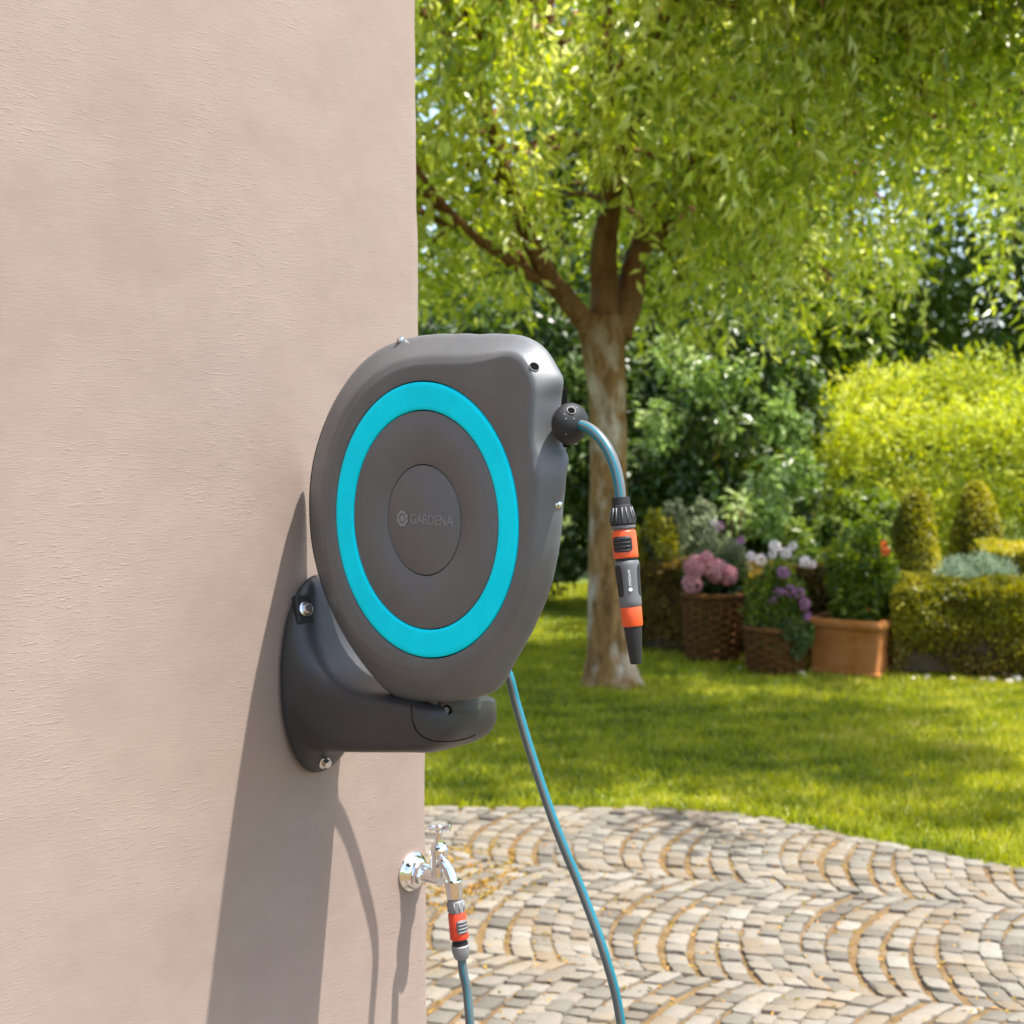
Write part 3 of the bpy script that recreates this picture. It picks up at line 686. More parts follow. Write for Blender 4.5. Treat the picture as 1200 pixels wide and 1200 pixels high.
# supply hose: from the tap down, round and up to the back of the reel
d0 = T1[1]
fh = empty('garden_hose', A(.05, 2.0, 0), 'long grey hose with teal stripes running from the tap up behind the reel', 'hose')
SHD = lambda px, py, q: onwall(px, py) + S * (q / np.dot(S, NW))
pp = [T1 - TX * .01, T1 + TX * .02, at(547, 1160, d0), at(551, 1205, d0 - .005), at(556, 1290, d0), at(566, 1420, d0)]
low = [A(.02, 2.02, .22), A(.06, 2.02, .1), A(.13, 2.02, .08), A(.185, 2.02, .18), at(741, 1330, 2.02)]
upw = [at(727, 1195, 2.02), at(709, 1120, 2.02), at(684, 1050, 2.03), at(651, 968, 2.035), at(622, 882, 2.045), at(605, 825, 2.05), at(592, 783, 2.05), SHD(440, 1110, .150), SHD(425, 1035, .128), SHD(408, 980, .115), SHD(394, 952, .112), SHD(384, 948, .125), RC - RM * .10 + ZZ * -.05]
hose('supply_hose', pp + low + upw, .0064, fh, n=8, stripes=((2, 4), (8, 11), (14, 14)))

# ---------------------------------------------------------------- foliage machinery
def leaves(Pts, Dir, L, Wd, curl=.15, nr=None):
    """kite shaped, slightly folded leaf per point; returns V, F(tri)"""
    n = len(Pts); Dir = nrm(Dir); R = nrm(rng.normal(size=(n, 3))) if nr is None else nrm(nr)
    B = nrm(np.cross(Dir, R)); Nn = np.cross(B, Dir)
    L = np.broadcast_to(L, (n,))[:, None]; Wd = np.broadcast_to(Wd, (n,))[:, None]
    b0 = Pts; l_ = Pts + Dir * L * .42 + B * Wd * .5 + Nn * Wd * curl; r_ = Pts + Dir * L * .42 - B * Wd * .5 + Nn * Wd * curl
    t = Pts + Dir * L - Nn * L * .12
    V = np.stack([b0, l_, t, r_], 1).reshape(-1, 3); i = np.arange(n)[:, None] * 4
    F = np.concatenate([i + [0, 2, 1], i + [0, 3, 2]], 1).reshape(-1, 3)
    return V, F
def foliage(name, Pts, Dir, L, Wd, mt, parent, rnd=None, **kw):
    V, F = leaves(Pts, Dir, L, Wd, **kw); n = len(Pts); r = rng.random(n) if rnd is None else np.clip(rnd, 0, 1)
    o = make(name, V, F, mt, parent, attr=np.repeat(r, 4)); return o
def blob_points(c, rad, n, nb=40, br_=.3, shell=.55, seed=1, flat_bottom=None):
    """points in many overlapping clumps filling an ellipsoid, denser to the outside"""
    r = np.random.default_rng(seed); d = nrm(r.normal(size=(nb, 3))); rr = shell + (1 - shell) * r.random(nb) ** .6
    B = d * rr[:, None] * (1 - br_ * .6); s = br_ * (.55 + .8 * r.random(nb)); w = s ** 2; k = r.choice(nb, n, p=w / w.sum())
    dd = nrm(r.normal(size=(n, 3))); q = B[k] + dd * (s[k] * r.random(n) ** .4)[:, None]
    P = np.asarray(c) + q * np.asarray(rad); return P, dd, k
def bush(name, label, cat, c, rad, n, L, W, mt, nb=40, br_=.3, seed=1, shell=.55, trunk=None, group=None, droop=.3, core=False):
    base = A(c[0], c[1], 0); rt = empty(name, base, label, cat, group)
    P, dd, k = blob_points(c, rad, n, nb, br_, shell, seed); keep = P[:, 2] > .02; P = P[keep]; dd = dd[keep]; k = k[keep]
    r = np.random.default_rng(seed + 5); D = dd * .5 + r.normal(size=P.shape) * .7 - A(0, 0, droop)
    ck = r.random(nb)[k] * .5 + r.random(len(P)) * .5
    f = foliage('foliage', P, D, L * (.7 + .6 * r.random(len(P))), W * (.7 + .6 * r.random(len(P))), mt, rt, ck, nr=dd + r.normal(size=P.shape) * .55 + A(.35, -.25, .6)); f['kind'] = 'stuff'
    h = c[2] - rad[2] * .3; parts = []
    for i in range(trunk or 3):
        a = r.random() * 6.28; o = A(math.cos(a), math.sin(a), 0); rr = (.03 + .02 * rad[0]) if trunk else .012
        p = np.array([base + o * .06 * (trunk is None), base + o * .1 * rad[0] + A(0, 0, h * .5), A(c[0], c[1], c[2] + (0 if trunk else -rad[2] * .45)) + o * rad[0] * (.4 if trunk else .15)]); parts.append(tube(smoothpath(p, 4), np.linspace(rr, rr * .3, 9), 7))
    V, F = join(parts); make('trunk' if trunk else 'stem', V, F, M['branchbark'], rt, smooth=True); return rt

# ---------------------------------------------------------------- the big tree
TBs = ground(714, 803); YT = TBs[1]
tree = empty('weeping_tree', TBs, 'broad tree with pale lit bark, forked trunk and hanging narrow leaves on the lawn', 'tree')
def tq(px, py, dy=0): return at(px, py, YT + dy)
def limb(name, pts, radii, mt, parent, k=14, jit=.14, n=6):
    P = smoothpath(pts, n); R = np.interp(np.linspace(0, 1, len(P)), np.linspace(0, 1, len(radii)), radii)
    V, F = tube(P, R, k, jit=jit); return make(name, V, F, mt, parent, smooth=True), P
px2m = YT / FPX
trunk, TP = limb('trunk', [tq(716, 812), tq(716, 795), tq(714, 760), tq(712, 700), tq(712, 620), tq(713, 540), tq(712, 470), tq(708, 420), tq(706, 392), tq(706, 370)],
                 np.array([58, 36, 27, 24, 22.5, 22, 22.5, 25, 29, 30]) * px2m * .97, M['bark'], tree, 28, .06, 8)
limbs = []
Ld = [([(703, 402, 0), (688, 380, -.05), (665, 352, -.15), (640, 318, -.3), (617, 275, -.45), (600, 225, -.6), (575, 150, -.9), (560, 60, -1.2)], [17, 14, 12, 11, 9, 8, 6, 4]),
      ([(650, 330, -.2), (618, 320, -.35), (590, 300, -.5), (560, 280, -.7), (520, 240, -1.0), (490, 200, -1.3)], [8, 7, 6, 5, 4, 3]),
      ([(712, 392, 0), (708, 340, .02), (708, 290, .05), (715, 235, .1), (705, 180, .1), (685, 120, 0), (660, 55, -.2), (615, 30, -.5), (560, 10, -.8)], [20, 17, 15, 13, 11, 10, 9, 7, 5]),
      ([(722, 392, 0), (738, 345, .1), (747, 300, .1), (775, 245, .2), (815, 205, .2), (845, 170, .1), (852, 130, 0), (880, 60, -.2), (900, 0, -.3)], [19, 17, 14, 12, 11, 10, 9, 8, 6]),
      ([(800, 215, .2), (835, 140, .3), (900, 125, .4), (980, 140, .4), (1060, 142, .5), (1130, 130, .5), (1200, 110, .6), (1280, 80, .6)], [9, 10, 9, 8, 7, 6, 5, 4]),
      ([(870, 80, -.2), (930, 30, -.6), (1000, -20, -1.0), (1090, -60, -1.5), (1200, -80, -2)], [8, 7, 6, 5, 4]),
      ([(745, 300, .1), (790, 260, .6), (860, 220, 1.1), (950, 210, 1.6), (1050, 180, 2.1)], [9, 8, 7, 5, 4]),
      ([(712, 250, .1), (740, 150, -.5), (770, 60, -1.1), (800, -30, -1.8), (850, -90, -2.6)], [9, 8, 7, 6, 4]),
      ([(1120, 132, .5), (1140, 85, .4), (1175, 75, .3), (1230, 75, .3)], [6, 5, 5, 4]),
      ([(690, 130, 0), (720, 60, 1.0), (740, 0, 1.8), (780, -60, 2.6)], [8, 7, 6, 4])]
for p_, r_ in Ld:
    o, P = limb('limb', [tq(*q) for q in p_], np.array(r_) * px2m, M['bark'], trunk, 12, .18, 6); limbs.append(P)
LP = np.concatenate([P[4:] for P in limbs])
# secondary branches towards targets in the crown, then hanging twigs
tgt = []
while len(tgt) < 150:
    q = rng.normal(size=3); q /= np.linalg.norm(q); q *= rng.random() ** .4
    T = A(.85, 8.1, 3.35) + q * A(3.15, 2.9, 1.25)
    if T[1] < 8.5: T[2] = max(T[2], 2.7 + (8.5 - T[1]) * .4)
    tgt.append(T)
for i in range(60):            # upper boughs added above the view to shade the lawn and pots
    tgt.append(A(rng.uniform(1.0, 4.4), rng.uniform(6.2, 8.8), rng.uniform(3.9, 4.7)))
for i in range(45):  # more boughs added along the sun's path to shade the lawn
    z = rng.uniform(3.5, 4.5); tgt.append(A(rng.uniform(-.5, 1.9), rng.uniform(5.9, 8.2), 0) + S * (z / S[2]))
sec = []; parts = []
for T in tgt:
    d = np.linalg.norm(LP - T, axis=1) + .8 * np.maximum(0, LP[:, 2] - T[2]) + (5 * (LP[:, 2] < 3.3) if T[2] > 3.85 else 0); s = LP[np.argmin(d)]
    mid = (s + T) / 2 + rng.normal(size=3) * .12 + A(0, 0, .15); P = smoothpath([s, mid, T, T + (T - mid) * .3 + A(0, 0, -.12)], 6)
    P[1:-1] += rng.normal(size=(len(P) - 2, 3)) * .012; sec.append(P)
    parts.append(tube(P, np.linspace(.022, .006, len(P)), 6))
V, F = join(parts); o = make('branches', V, F, M['branchbark'], tree, smooth=True); o['kind'] = 'stuff'
lp = []; ld = []; lr = []; tw = []
NT = 4500
swt = rng.random(len(sec)) ** 1.4 + .05; swt /= swt.sum()
for i in range(NT):
    P = sec[rng.choice(len(sec), p=swt)]; s = P[rng.integers(4, len(P))] + rng.normal(size=3) * A(.16, .16, .1)
    a = rng.random() * 6.28; o = A(math.cos(a), math.sin(a), 0); ln = .22 + .5 * rng.random(); px = 600 + FPX * s[0] / s[1]
    if px > 800: ln *= 1.3
    m_ = int(ln / .030); t = np.linspace(0, 1, m_)[:, None]
    Q = s + o * (ln * .35 * (1 - (1 - t) ** 2)) + A(0, 0, -1) * ln * (t ** 1.3) * .95 + A(0, 0, .05) * np.sin(t * 3)
    Q += rng.normal(size=Q.shape) * .026; zmin = 1.95 if px < 760 else (1.78 if px < 860 else 1.62)
    zmin += .75 * math.exp(-((px - 708) / 62) ** 2) * (s[1] < YT + .4)
    Q = Q[Q[:, 2] > zmin + rng.random() * .25]
    gp = s - S * (s[2] / S[2])
    g3 = gp[None] * A(1, 1, 0)
    if .55 * smoothnoise(g3, 3.2, 77)[0] + .6 * smoothnoise(g3, 9.5, 78)[0] < (-.45 if px < 640 else -.12) + .5 * min(1, max(0, (gp[0] - 1.5) / .9)) and rng.random() < .93: continue
    Q = Q[(Q[:, 1] > 6.7) | (Q[:, 2] > EYE + .30 * Q[:, 1])]; Q = Q[(Q[:, 2] < EYE + .30 * Q[:, 1]) | (rng.random(len(Q)) < .3)]
    if len(Q) < 3: continue
    tw.append(tube(Q[::max(1, len(Q) // 4)] if len(Q) > 8 else Q, .0022, 3, caps=False)) if i % 2 == 0 else None
    sd = rng.normal(size=Q.shape) * A(.75, .75, .45) + A(0, 0, -.75) + o * .2
    lp.append(Q); ld.append(sd); lr.append(np.full(len(Q), rng.random() * .55) + rng.random(len(Q)) * .45)
for i in range(1000):            # dense leafy spurs along the branches
    P = sec[rng.choice(len(sec), p=swt)]; s = P[rng.integers(3, len(P))] + rng.normal(size=3) * A(.2, .2, .16); px = 600 + FPX * s[0] / s[1]
    gp = s - S * (s[2] / S[2]); g3 = gp[None] * A(1, 1, 0)
    if .4 * smoothnoise(g3, 3.2, 77)[0] + .8 * smoothnoise(g3, 9.5, 78)[0] < (-.4 if px < 640 else 0.0) + .5 * min(1, max(0, (gp[0] - 1.5) / .9)) and rng.random() < .9: continue
    if s[2] < 2.05 + .75 * math.exp(-((px - 708) / 62) ** 2): continue
    if s[1] < 6.7 and s[2] < EYE + .33 * s[1]: continue
    n1 = int(30 + 35 * rng.random()); d1 = nrm(rng.normal(size=(n1, 3))); Q = s + d1 * A(.15, .15, .12) * (.6 + .6 * rng.random()) * rng.random((n1, 1)) ** .4
    lp.append(Q); ld.append(d1 * .7 + rng.normal(size=(n1, 3)) * .5 + A(0, 0, -.5)); lr.append(np.full(n1, rng.random() * .5 + .1) + rng.random(n1) * .45)
for i in range(2600):            # heavy foliage added above the view to dapple the lawn with shade
    P = sec[len(sec) - 1 - rng.integers(45)]; s = P[rng.integers(4, len(P))] + rng.normal(size=3) * A(.3, .3, .12)
    g3 = (s - S * (s[2] / S[2]))[None] * A(1, 1, 0)
    if .5 * smoothnoise(g3, 3.4, 81)[0] + .8 * smoothnoise(g3, 8.5, 82)[0] < .34 or s[2] < EYE + .38 * s[1] or g3[0][0] > 2.1: continue
    n1 = int(30 + 30 * rng.random()); d1 = nrm(rng.normal(size=(n1, 3))); Q = s + d1 * A(.13, .13, .1) * rng.random((n1, 1)) ** .4
    lp.append(Q); ld.append(d1 * .7 + rng.normal(size=(n1, 3)) * .5 + A(0, 0, -.5)); lr.append(np.full(n1, rng.random() * .5) + rng.random(n1) * .45)
lp = np.concatenate(lp); ld = np.concatenate(ld); lr = np.concatenate(lr); nL = len(lp)
V, F = join([x for x in tw if x]); o = make('twigs', V, F, M['branchbark'], tree); o['kind'] = 'stuff'
o = foliage('crown', lp, ld, .058 + .058 * rng.random(nL), .020 + .018 * rng.random(nL), M['willow'], tree, lr, nr=rng.normal(size=(nL, 3)) + A(.45, -.45, .6)); o['kind'] = 'stuff'

# ---------------------------------------------------------------- shrubs and trees behind
DLK = dict
bush('laurel_shrub', 'dark green shrub behind the trunk, between the reel and the trunk', 'shrub', (-.1, 12.3, 1.35), (1.35, .8, 1.45), 20000, .085, .045, M['darkleaf'], 60, .2, 11, shell=.7)
bush('laurel_shrub', 'dark glossy shrub right of the trunk behind the flower baskets', 'shrub', (1.45, 12.0, 1.3), (.95, .8, 1.45), 17000, .085, .045, M['darkleaf'], 55, .2, 12, shell=.7)
bush('loose_shrub', 'loose pale leaved shrub catching the sun right of the trunk', 'shrub', (1.5, 10.7, 1.3), (.8, .5, .95), 1500, .08, .045, M['paleleaf'], 16, .17, 13)
bush('golden_conifer', 'wide feathery yellow green conifer behind the clipped topiary', 'shrub', (3.6, 12.4, .95), (2.0, 1.0, 1.08), 42000, .07, .022, M['conifer'], 75, .26, 14, shell=.66, droop=-.5)
bush('green_shrub', 'mid green rounded shrub between the laurel and the golden conifer', 'shrub', (2.4, 11.0, .45), (.5, .45, .65), 8000, .065, .034, M['midleaf'], 34, .2, 15)
for i, (x, y, z, rx, rz, n_, mt, lab, sd) in enumerate([
        (1.2, 15.5, 3.1, 1.9, 2.4, 22000, 'darkleaf', 'dark tall tree far behind the trunk, right of its fork', 21),
        (4.0, 17.0, 3.9, 2.2, 3.0, 24000, 'midleaf', 'tall tree rising behind the yellow green conifer at upper right', 22),
        (6.6, 16.0, 3.6, 1.8, 3.2, 20000, 'darkleaf', 'dark tree at the far right edge with bare lower trunk', 23),
        (-.75, 17.5, 1.9, 1.15, 1.5, 9000, 'midleaf', 'lower tree far behind the reel against the pale sky', 24),
        (2.7, 21, 5.2, 2.6, 3.2, 22000, 'midleaf', 'farthest tall tree seen above the weeping crown', 25)]):
    bush('background_tree', lab, 'tree', (x, y, z), (rx, 1.3, rz), n_, .13, .06, M[mt], 70, .26, sd, trunk=1, group='trees closing the back of the garden')
P, dd, k = blob_points((0, 0, 0), (1, 1, 1), 10, 3)
nh = 70000; P = np.stack([rng.uniform(-14, 18, nh), 26 + rng.normal(size=nh) * .5, rng.random(nh) ** .8 * 2.9], 1); P[:, 2] *= (1 + .16 * smoothnoise(P, .9, 3))
hg = empty('tall_hedge', (2, 26, 0), 'tall dark boundary hedge along the far end of the garden', 'hedge'); f = foliage('foliage', P, rng.normal(size=(nh, 3)), .2, .1, M['darkleaf'], hg); f['kind'] = 'stuff'
V, F = obox(A(2, 26.3, 1.2), A(1, 0, 0), A(0, 1, 0), ZZ, 16, .3, 1.2); make('branches', V, F, M['twig'], hg)

def clipped(name, label, cat, P, Nn, L, W, mt, rt_loc, group=None, core=None, rnd=None):
    rt = empty(name, rt_loc, label, cat, group); D = Nn * .4 + rng.normal(size=P.shape)
    f = foliage('foliage', P, D, L * (.7 + .6 * rng.random(len(P))), W, mt, rt, rnd, nr=Nn + rng.normal(size=P.shape) * .7 + A(.3, -.2, .5)); f['kind'] = 'stuff'
    if core: make('branches', core[0], core[1], M['twig'], rt)
    return rt
def boxhedge(name, label, c0, c1, depth, h, n, mt, L=.02, W=.012, tuft=.02, group=None):
    """low clipped hedge from c0 to c1 (ground points of its front line)"""
    d = nrm(A(*(c1 - c0)[:2], 0)); back = A(-d[1], d[0], 0); ln = np.linalg.norm((c1 - c0)[:2])
    a_f, a_t, a_s = ln * h, ln * depth, depth * h; w = np.array([a_f, a_t * 1.3, a_s, a_s]); kf = rng.choice(4, n, p=w / w.sum())
    u = rng.random(n) * ln; v_ = rng.random(n) ** .8 * h; w_ = rng.random(n) * depth; P = np.zeros((n, 3)); Nn = np.zeros((n, 3))
    P[:] = c0 * A(1, 1, 0)
    inn = rng.random(n) ** 1.6 * .06
    m0 = kf == 0; P[m0] += d * u[m0, None] + back * inn[m0, None] + ZZ * v_[m0, None]; Nn[m0] = -back
    m1 = kf == 1; P[m1] += d * u[m1, None] + back * w_[m1, None] + ZZ * (h - inn[m1, None] * .5); Nn[m1] = ZZ
    m2 = kf == 2; P[m2] += d * inn[m2, None] + back * w_[m2, None] + ZZ * v_[m2, None]; Nn[m2] = -d
    m3 = kf == 3; P[m3] += d * (ln - inn[m3, None]) + back * w_[m3, None] + ZZ * v_[m3, None]; Nn[m3] = d
    b_ = smoothnoise(P, 9, 5); P += Nn * ((b_ + .6 * smoothnoise(P, 22, 6))[:, None] * tuft)
    P[m1] += ZZ * .012
    # thinner growth low down on the sides
    keep = (P[:, 2] > .13 * h + .09 * h * smoothnoise(P * A(1, 1, 0), 14, 8)) | (rng.random(n) < .22); P = P[keep]; Nn = Nn[keep]
    cc = c0 * A(1, 1, 0) + d * ln / 2 + back * depth / 2 + ZZ * h * .5
    core = obox(cc, d, back, ZZ, ln / 2 - .05, depth / 2 - .05, h * .5 - .04)
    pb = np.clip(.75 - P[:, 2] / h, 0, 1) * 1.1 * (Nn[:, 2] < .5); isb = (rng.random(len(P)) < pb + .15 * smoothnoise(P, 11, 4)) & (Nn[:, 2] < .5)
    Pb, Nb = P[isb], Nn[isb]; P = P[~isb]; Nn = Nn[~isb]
    rt = clipped(name, label, 'hedge', P, Nn * .8 + ZZ * .3, L, W, mt, cc * A(1, 1, 0), group, core, rnd=.5 + .35 * smoothnoise(P, 7, 9) + .5 * (rng.random(len(P)) - .5))
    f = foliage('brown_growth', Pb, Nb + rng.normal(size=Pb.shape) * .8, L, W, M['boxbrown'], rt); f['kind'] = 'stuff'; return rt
g = lambda px, py: ground(px, py)
boxhedge('box_hedge', 'low clipped box hedge right of the terracotta planter', g(1046, 795), g(1330, 802), .5, (795 - 680) * EYE / 295 * .88, 32000, M['box'], .036, .021, .045)
boxhedge('box_hedge', 'brown tinged clipped box hedge left of the flower baskets', g(738, 765), g(812, 771), .4, .55, 12000, M['boxbrown'], .034, .02, .035)
boxhedge('box_hedge', 'low yellowed hedge seen just behind the flower baskets', g(815, 770), g(1040, 780), .35, .56, 16000, M['boxbrown'], .034, .02, .035)
boxhedge('box_hedge', 'yellow green hedge glimpsed at the right edge behind the grey mound', g(1150, 752), g(1330, 756), .4, .62, 14000, M['box'], .032, .018, .03)
def topiary(label, c, rx, h, n, name='topiary', group=None, mt='box', e=2.6):
    th = rng.random(n) * 6.283; z = rng.random(n); prof = (np.clip(1 - z ** 3.2, 0, 1)) ** .5 * rx * (.93 + .12 * np.sin(z * 3))
    P = np.stack([c[0] + prof * np.cos(th), c[1] + prof * np.sin(th), z * h], 1); Nn = nrm(np.stack([np.cos(th), np.sin(th), z], 1))
    P += Nn * (.012 * smoothnoise(P, 16, 4) - rng.random(n) ** 2 * .04)[:, None]
    V, F = lathe(A(c[0], c[1], 0), ZZ, [(0, rx * .6), (h * .5, rx * .75), (h * .8, rx * .5), (h * .92, .02)], 16)
    return clipped(name, label, 'topiary', P, Nn + ZZ * .3, .032, .018, M[mt], A(c[0], c[1], 0), group, (V, F), rnd=.45 + .35 * smoothnoise(P, 12, 2) + .4 * (rng.random(n) - .5))
c = at(1072, 700, 10.3); topiary('left one of the two clipped egg shaped bushes behind the hedge', c, .155, at(1072, 573, 10.3)[2], 9000, group='clipped topiary bushes')
c = at(1143, 700, 11.0); topiary('right, squatter one of the two clipped bushes behind the hedge', c, .185, at(1143, 565, 11.0)[2], 9000, group='clipped topiary bushes')
c = at(766, 700, 9.9); bush('yellow_shrub', 'yellow green loose shrub above the brown hedge beside the nozzle', 'shrub', (c[0], c[1], .6), (.19, .2, .36), 5000, .04, .02, M['box'], 24, .25, 34)
c = at(1140, 690, 9.7); bush('grey_shrub', 'soft silvery green mound just behind the box hedge', 'shrub', (c[0], c[1], .42), (.26, .22, .27), 7000, .04, .008, M['greyleaf'], 30, .3, 31, droop=-.6)
c = at(775, 690, 10.0); bush('pale_shrub', 'pale green leafy shrub behind the pink hydrangea', 'shrub', (c[0] + .12, c[1], .62), (.25, .2, .42), 2600, .05, .024, M['sage'], 24, .3, 32)

# ---------------------------------------------------------------- pots
def basket(label, pxl, pxr, pyt, pyb, seed):
    b_ = ground((pxl + pxr) / 2, pyb); yb = b_[1] + .14; sc = yb / FPX; r0 = (pxr - pxl) / 2 * sc; h = (pyb - pyt) * sc * .98
    base = at((pxl + pxr) / 2, pyb, yb) * A(1, 1, 0)
    rt = empty('wicker_basket', base, label, 'basket', 'wicker baskets on the lawn edge'); rows = max(9, int(h / .024)); kk = 72; parts = []; nst = 18
    for r in range(rows):
        z = .012 + r * (h - .02) / (rows - 1); R = r0 * (.86 + .14 * z / h); a = np.arange(kk) * 2 * math.pi / kk
        wob = .009 * np.sin(a * nst / 2 + (r % 2) * math.pi) ; P = np.stack([base[0] + (R + wob) * np.cos(a), base[1] + (R + wob) * np.sin(a), np.full(kk, z) + .002 * np.sin(a * 3 + r)], 1)
        P = np.vstack([P, P[:1]]); parts.append(tube(P, .0098, 6, ref=A(0, 0, 1), caps=False))
    V, F = join(parts); make('weave', V, F, M['wicker'], rt, smooth=True)
    for s in range(nst):
        a = s * 2 * math.pi / nst; d = A(math.cos(a), math.sin(a), 0)
        V, F = tube(np.array([base + d * r0 * .86 * 1.01, base + d * r0 * 1.01 + ZZ * h]), .008, 6)
        if s == 0: st0 = make('stake', V, F, M['wicker'], rt, smooth=True)
        else: make('stake', V, F, M['wicker'], rt, smooth=True)
    a = np.arange(61) * 2 * math.pi / 60; P = np.stack([base[0] + r0 * 1.01 * np.cos(a), base[1] + r0 * 1.01 * np.sin(a), np.full(61, h)], 1)
    V, F = tube(P, .019, 8, ref=A(0, 0, 1), caps=False, jit=.3); make('rim', V, F, M['wicker'], rt, smooth=True)
    V, F = lathe(base, ZZ, [(.005, r0 * .8), (h - .03, r0 * .95)], 32); make('soil', V, F, M['soil'], rt)
    return base, r0, h
def plant(name, label, base, z0, rad, n, L, W, mt, seed, blooms=(), nb=26, cat='plant', droop=.2, group=None):
    rt = empty(name, A(base[0], base[1], z0), label, cat, group)
    P, dd, k = blob_points((base[0], base[1], z0 + rad[2] * .75), rad, n, nb, .32, .4, seed); keep = P[:, 2] > z0 - .12; P = P[keep]; dd = dd[keep]
    f = foliage('foliage', P, dd + rng.normal(size=P.shape) * .5 - A(0, 0, droop), L * (.7 + .6 * rng.random(len(P))), W, M[mt], rt); f['kind'] = 'stuff'
    V, F = join([tube(smoothpath([A(base[0], base[1], z0 - .02), A(base[0], base[1], z0 + .1) + d * .3, A(base[0], base[1], z0 + rad[2]) + d], 3), .006, 5) for d in rng.normal(size=(7, 3)) * A(rad[0], rad[1], .1) * .4])
    make('stem', V, F, M['branchbark'], rt)
    for (px, py, r, mt2, nn2) in blooms:
        c = at(px, py, base[1] - rad[1] * .8); d = nrm(rng.normal(size=(nn2, 3))); P = c + d * r * (.75 + .25 * rng.random((nn2, 1)))
        foliage('flower', P, nrm(np.cross(d, rng.normal(size=d.shape))) + d * .3, r * .42, r * .36, M[mt2], rt, nr=d * 1.0)
    return rt
b1, r1_, h1 = basket('left wicker basket, holding the pink hydrangea', 800, 868, 698, 779, 1)
plant('hydrangea', 'pink mophead hydrangea and grey foliage in the left wicker basket', b1, h1 - .02, (.17, .13, .15), 1200, .06, .035, 'darkleaf', 41,
      [(814, 664, .066, 'pink', 420), (812, 684, .062, 'pink', 380), (838, 669, .072, 'pink', 460), (853, 674, .06, 'pink', 380), (828, 655, .045, 'pink', 260)], cat='plant')
plant('sage_plant', 'upright grey green herb rising behind the pink hydrangea', b1 + A(.06, .1, 0), h1 - .02, (.16, .1, .23), 2600, .045, .01, 'sage', 42, [(843, 617, .03, 'purple', 60), (868, 633, .03, 'purple', 60), (836, 612, .02, 'whitep', 60)], droop=-.8)
b2, r2_, h2 = basket('right wicker basket, under the white and purple flowers', 872, 946, 738, 792, 2)
plant('flowering_plant', 'white and violet flowering plant spilling over the right wicker basket', b2, h2 - .02, (.20, .16, .24), 5200, .035, .014, 'midleaf', 43,
      [(880, 652, .03, 'whitep', 90), (892, 656, .034, 'whitep', 100), (905, 650, .026, 'whitep', 80), (908, 640, .034, 'whitep', 110), (921, 648, .034, 'whitep', 110), (929, 640, .026, 'whitep', 80), (943, 658, .034, 'whitep', 110), (952, 661, .026, 'whitep', 80), (881, 672, .022, 'yellowp', 60), (890, 670, .018, 'yellowp', 50),
       (918, 671, .038, 'purple', 130), (912, 694, .034, 'purple', 110), (925, 692, .036, 'purple', 120), (936, 695, .034, 'purple', 110), (943, 708, .036, 'purple', 120), (946, 722, .026, 'purple', 90), (905, 704, .03, 'purple', 90)], nb=40, droop=.5)
plant('trailing_plant', 'dark trailing foliage hanging over the front of the right basket', b2 + A(.07, -.16, 0), h2 - .14, (.13, .07, .15), 2600, .03, .012, 'darkleaf', 44, [], nb=20, droop=1.2)
# square terracotta planter
pc = ground(1000, 796); sc = pc[1] / FPX; ang = math.radians(33); ax_ = A(math.cos(ang), -math.sin(ang), 0); ay_ = A(math.sin(ang), math.cos(ang), 0)
cr = ground(1030, 798); hw = .22; ctr = cr - ax_ * hw + ay_ * hw; hh = 68 * cr[1] / FPX * 1.02
pl = empty('terracotta_planter', ctr, 'square terracotta planter with a thick rolled rim on the lawn', 'planter')
def sqring(h, r_):
    pts = []; rc = .018
    for sx, sy in ((1, -1), (1, 1), (-1, 1), (-1, -1)):
        for t in np.linspace(0, math.pi / 2, 4):
            a0 = {(1, -1): -math.pi / 2, (1, 1): 0, (-1, 1): math.pi / 2, (-1, -1): math.pi}[(sx, sy)]
            pts.append(ctr + ax_ * (sx * (r_ - rc) + rc * math.cos(a0 + t)) + ay_ * (sy * (r_ - rc) + rc * math.sin(a0 + t)) + ZZ * h)
    return pts
prof = [(.0, .196), (.03, .198), (.036, .190), (.045, .188), (hh - .066, .193), (hh - .058, .200), (hh - .048, .209), (hh - .030, .214), (hh - .012, .210), (hh, .200), (hh, .180), (hh - .02, .172), (hh - .08, .170)]
V = []; F = []
prof = [(h, r_ * 1.09) for h, r_ in prof]
for h, r_ in prof: V += sqring(h, r_)
for r in range(len(prof) - 1):
    for j in range(16): F.append((r * 16 + j, r * 16 + (j + 1) % 16, (r + 1) * 16 + (j + 1) % 16, (r + 1) * 16 + j))
make('pot', V, F, M['terracotta'], pl, smooth=True, sharp=40)
V = sqring(hh - .035, .190); make('soil', V, [tuple(range(16))], M['soil'], pl)
plant('fruit_bush', 'leafy green bush with small orange fruit growing in the terracotta planter', ctr, hh - .03, (.19, .19, .33), 5200, .055, .024, 'midleaf', 45,
      [(1038, 646, .026, 'orangep', 80), (1035, 637, .018, 'orangep', 60), (1017, 715, .014, 'orangep', 40)], nb=40)
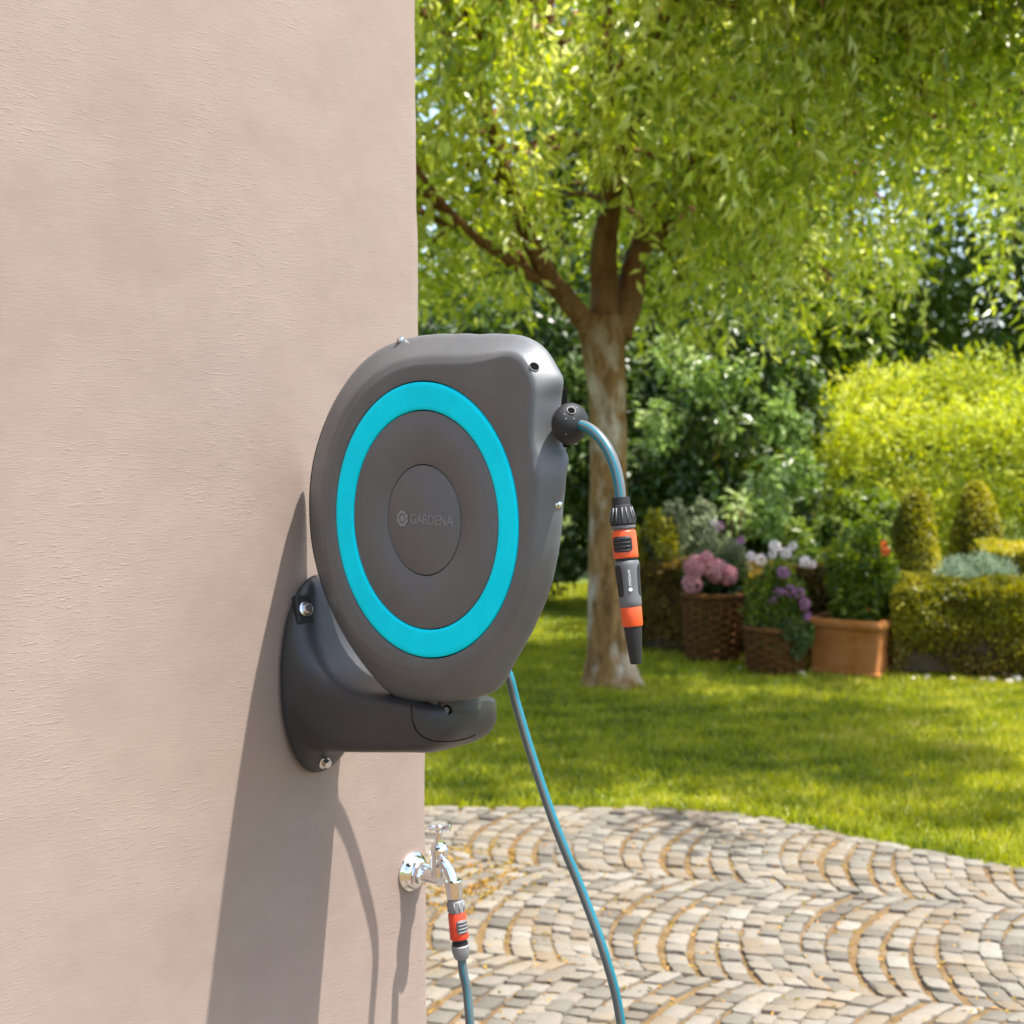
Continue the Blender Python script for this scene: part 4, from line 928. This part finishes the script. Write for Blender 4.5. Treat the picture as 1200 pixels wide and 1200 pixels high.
# pale stones, also standing for sunlit spots, under the hedge and between the pots
SP = [(1078, 793, 8), (1086, 796, 9), (1071, 797, 6), (1081, 786, 6), (1116, 797, 6), (1152, 799, 8), (1162, 800, 10), (1168, 794, 7), (1182, 801, 9), (1192, 799, 12), (1199, 790, 10), (1186, 789, 7), (868, 775, 6), (867, 784, 5), (940, 792, 9), (948, 786, 6), (1148, 792, 5)]
def stone_label(i, px):
    L = {16: 'tiny pale stone alone under the hedge, left of the cluster', 4: 'small pale stone under the hedge midway between the two clusters',
         12: 'upper pale stone between the two baskets', 13: 'lower pale stone between the two baskets', 14: 'larger pale stone between the right basket and the planter', 15: 'smaller upper pale stone beside the planter corner'}
    if i in L: return L[i]
    return {0: 'middle stone of the small pale heap right of the planter', 1: 'right and largest stone of the small pale heap right of the planter',
            2: 'left stone of the small pale heap right of the planter', 3: 'rearmost stone of the small pale heap right of the planter',
            5: 'leftmost stone of the pale row under the right end of the hedge', 6: 'second stone from the left in the pale row under the right end of the hedge',
            7: 'pale stone set back behind the second one in the row under the hedge', 8: 'front pale stone just left of the largest one at the right edge',
            9: 'largest pale stone under the hedge at the right edge', 10: 'pale stone behind the largest one at the right edge',
            11: 'small pale stone set back to the left of the largest one at the right edge'}.get(i, 'pale stone under the hedge')
for i, (px, py, r_) in enumerate(SP):
    P = ground(px, py); rr = r_ * P[1] / FPX * .62; V, F = lathe(P + A(0, 0, -rr * .3), ZZ, [(0, rr * .9), (rr * .5, rr * 1.05), (rr * 1.0, rr * .85), (rr * 1.3, rr * .4)], 9)
    V = V + rng.normal(size=V.shape) * rr * .09
    tag(make('edging_stone', V, F, M['whitestone'] if 'whitestone' in M else M.setdefault('whitestone', mat('pale_stone', (.62, .55, .47), .8)), smooth=True, sharp=50, origin=P),
        stone_label(i, px), 'stone', 'pale stones under the hedge' if px > 1060 else 'pale stones between the pots')

# ---------------------------------------------------------------- grass and joint litter
def dens(P): return smoothnoise(P, 2.2, 17)
ng = 330000; gx = rng.uniform(-1.3, 4.6, ng); gy = 4.5 + (14.0 - 4.5) * rng.random(ng) ** 1.35
pxg = gx / gy; keep = (pxg > -.09) & (pxg < .37) & (gy > edge_y(gx) + .0 + .012 * rng.normal(size=ng)) & (~((np.abs(gx - ctr[0]) < .15) & (np.abs(gy - ctr[1]) < .15)))
gx = gx[keep]; gy = gy[keep]; n_ = len(gx); P = np.stack([gx, gy, np.full(n_, -.012)], 1)
cl = smoothnoise(P, 3.1, 21); hgt = (.034 + .03 * rng.random(n_)) * (1 + .25 * cl + .25 * smoothnoise(P, 20, 61)); lean = rng.normal(size=(n_, 3)) * A(.7, .7, 0) + ZZ
nearedge = np.clip(1 - (gy - edge_y(gx)) / .25, 0, 1); hgt *= 1 + .35 * nearedge
gr = .42 + .2 * cl + .2 * smoothnoise(P, 12, 5) + .12 * smoothnoise(P, 30, 6) + .5 * (rng.random(n_) - .5)
V, F = leaves(P, lean, hgt, .0052 + .003 * rng.random(n_), curl=.1)
tag(make('grass', V, F, M['grass'], attr=np.repeat(np.clip(gr, 0, 1), 4)), 'short sunlit lawn grass around the tree', None, None, 'stuff')
ex2 = rng.uniform(-.6, 2.3, 6000); ey = edge_y(ex2) + rng.normal(size=6000) * .02; P = np.stack([ex2, ey, np.full(6000, -.01)], 1)
nm = 60000; P = np.stack([rng.uniform(-.5, 2.3, nm), rng.uniform(3.2, 5.95, nm), np.full(nm, .001)], 1); dn = smoothnoise(P, 3.2, 33) + 1.5 * np.exp(-((P[:, 0] + .13) ** 2 / .05 + (P[:, 1] - 5.0) ** 2 / .25))
keep = ((dn > .75 + rng.random(nm) * .6) | (rng.random(nm) < .045)) & (P[:, 1] < edge_y(P[:, 0])); P = P[keep]; P[:, 2] += .006
M['litter'] = leafmat('moss_and_bud_litter', [(0, (.16, .13, .02)), (.5, (.36, .25, .04)), (1, (.45, .22, .07))], .25, .8, spec=.15)
V, F = leaves(P, rng.normal(size=P.shape) * A(1, 1, .25), .014 + .012 * rng.random(len(P)), .007, curl=.1)
tag(make('moss', V, F, M['litter'], attr=np.repeat(rng.random(len(P)), 4)), 'yellow brown moss and fallen buds on the cobbles', None, None, 'stuff')
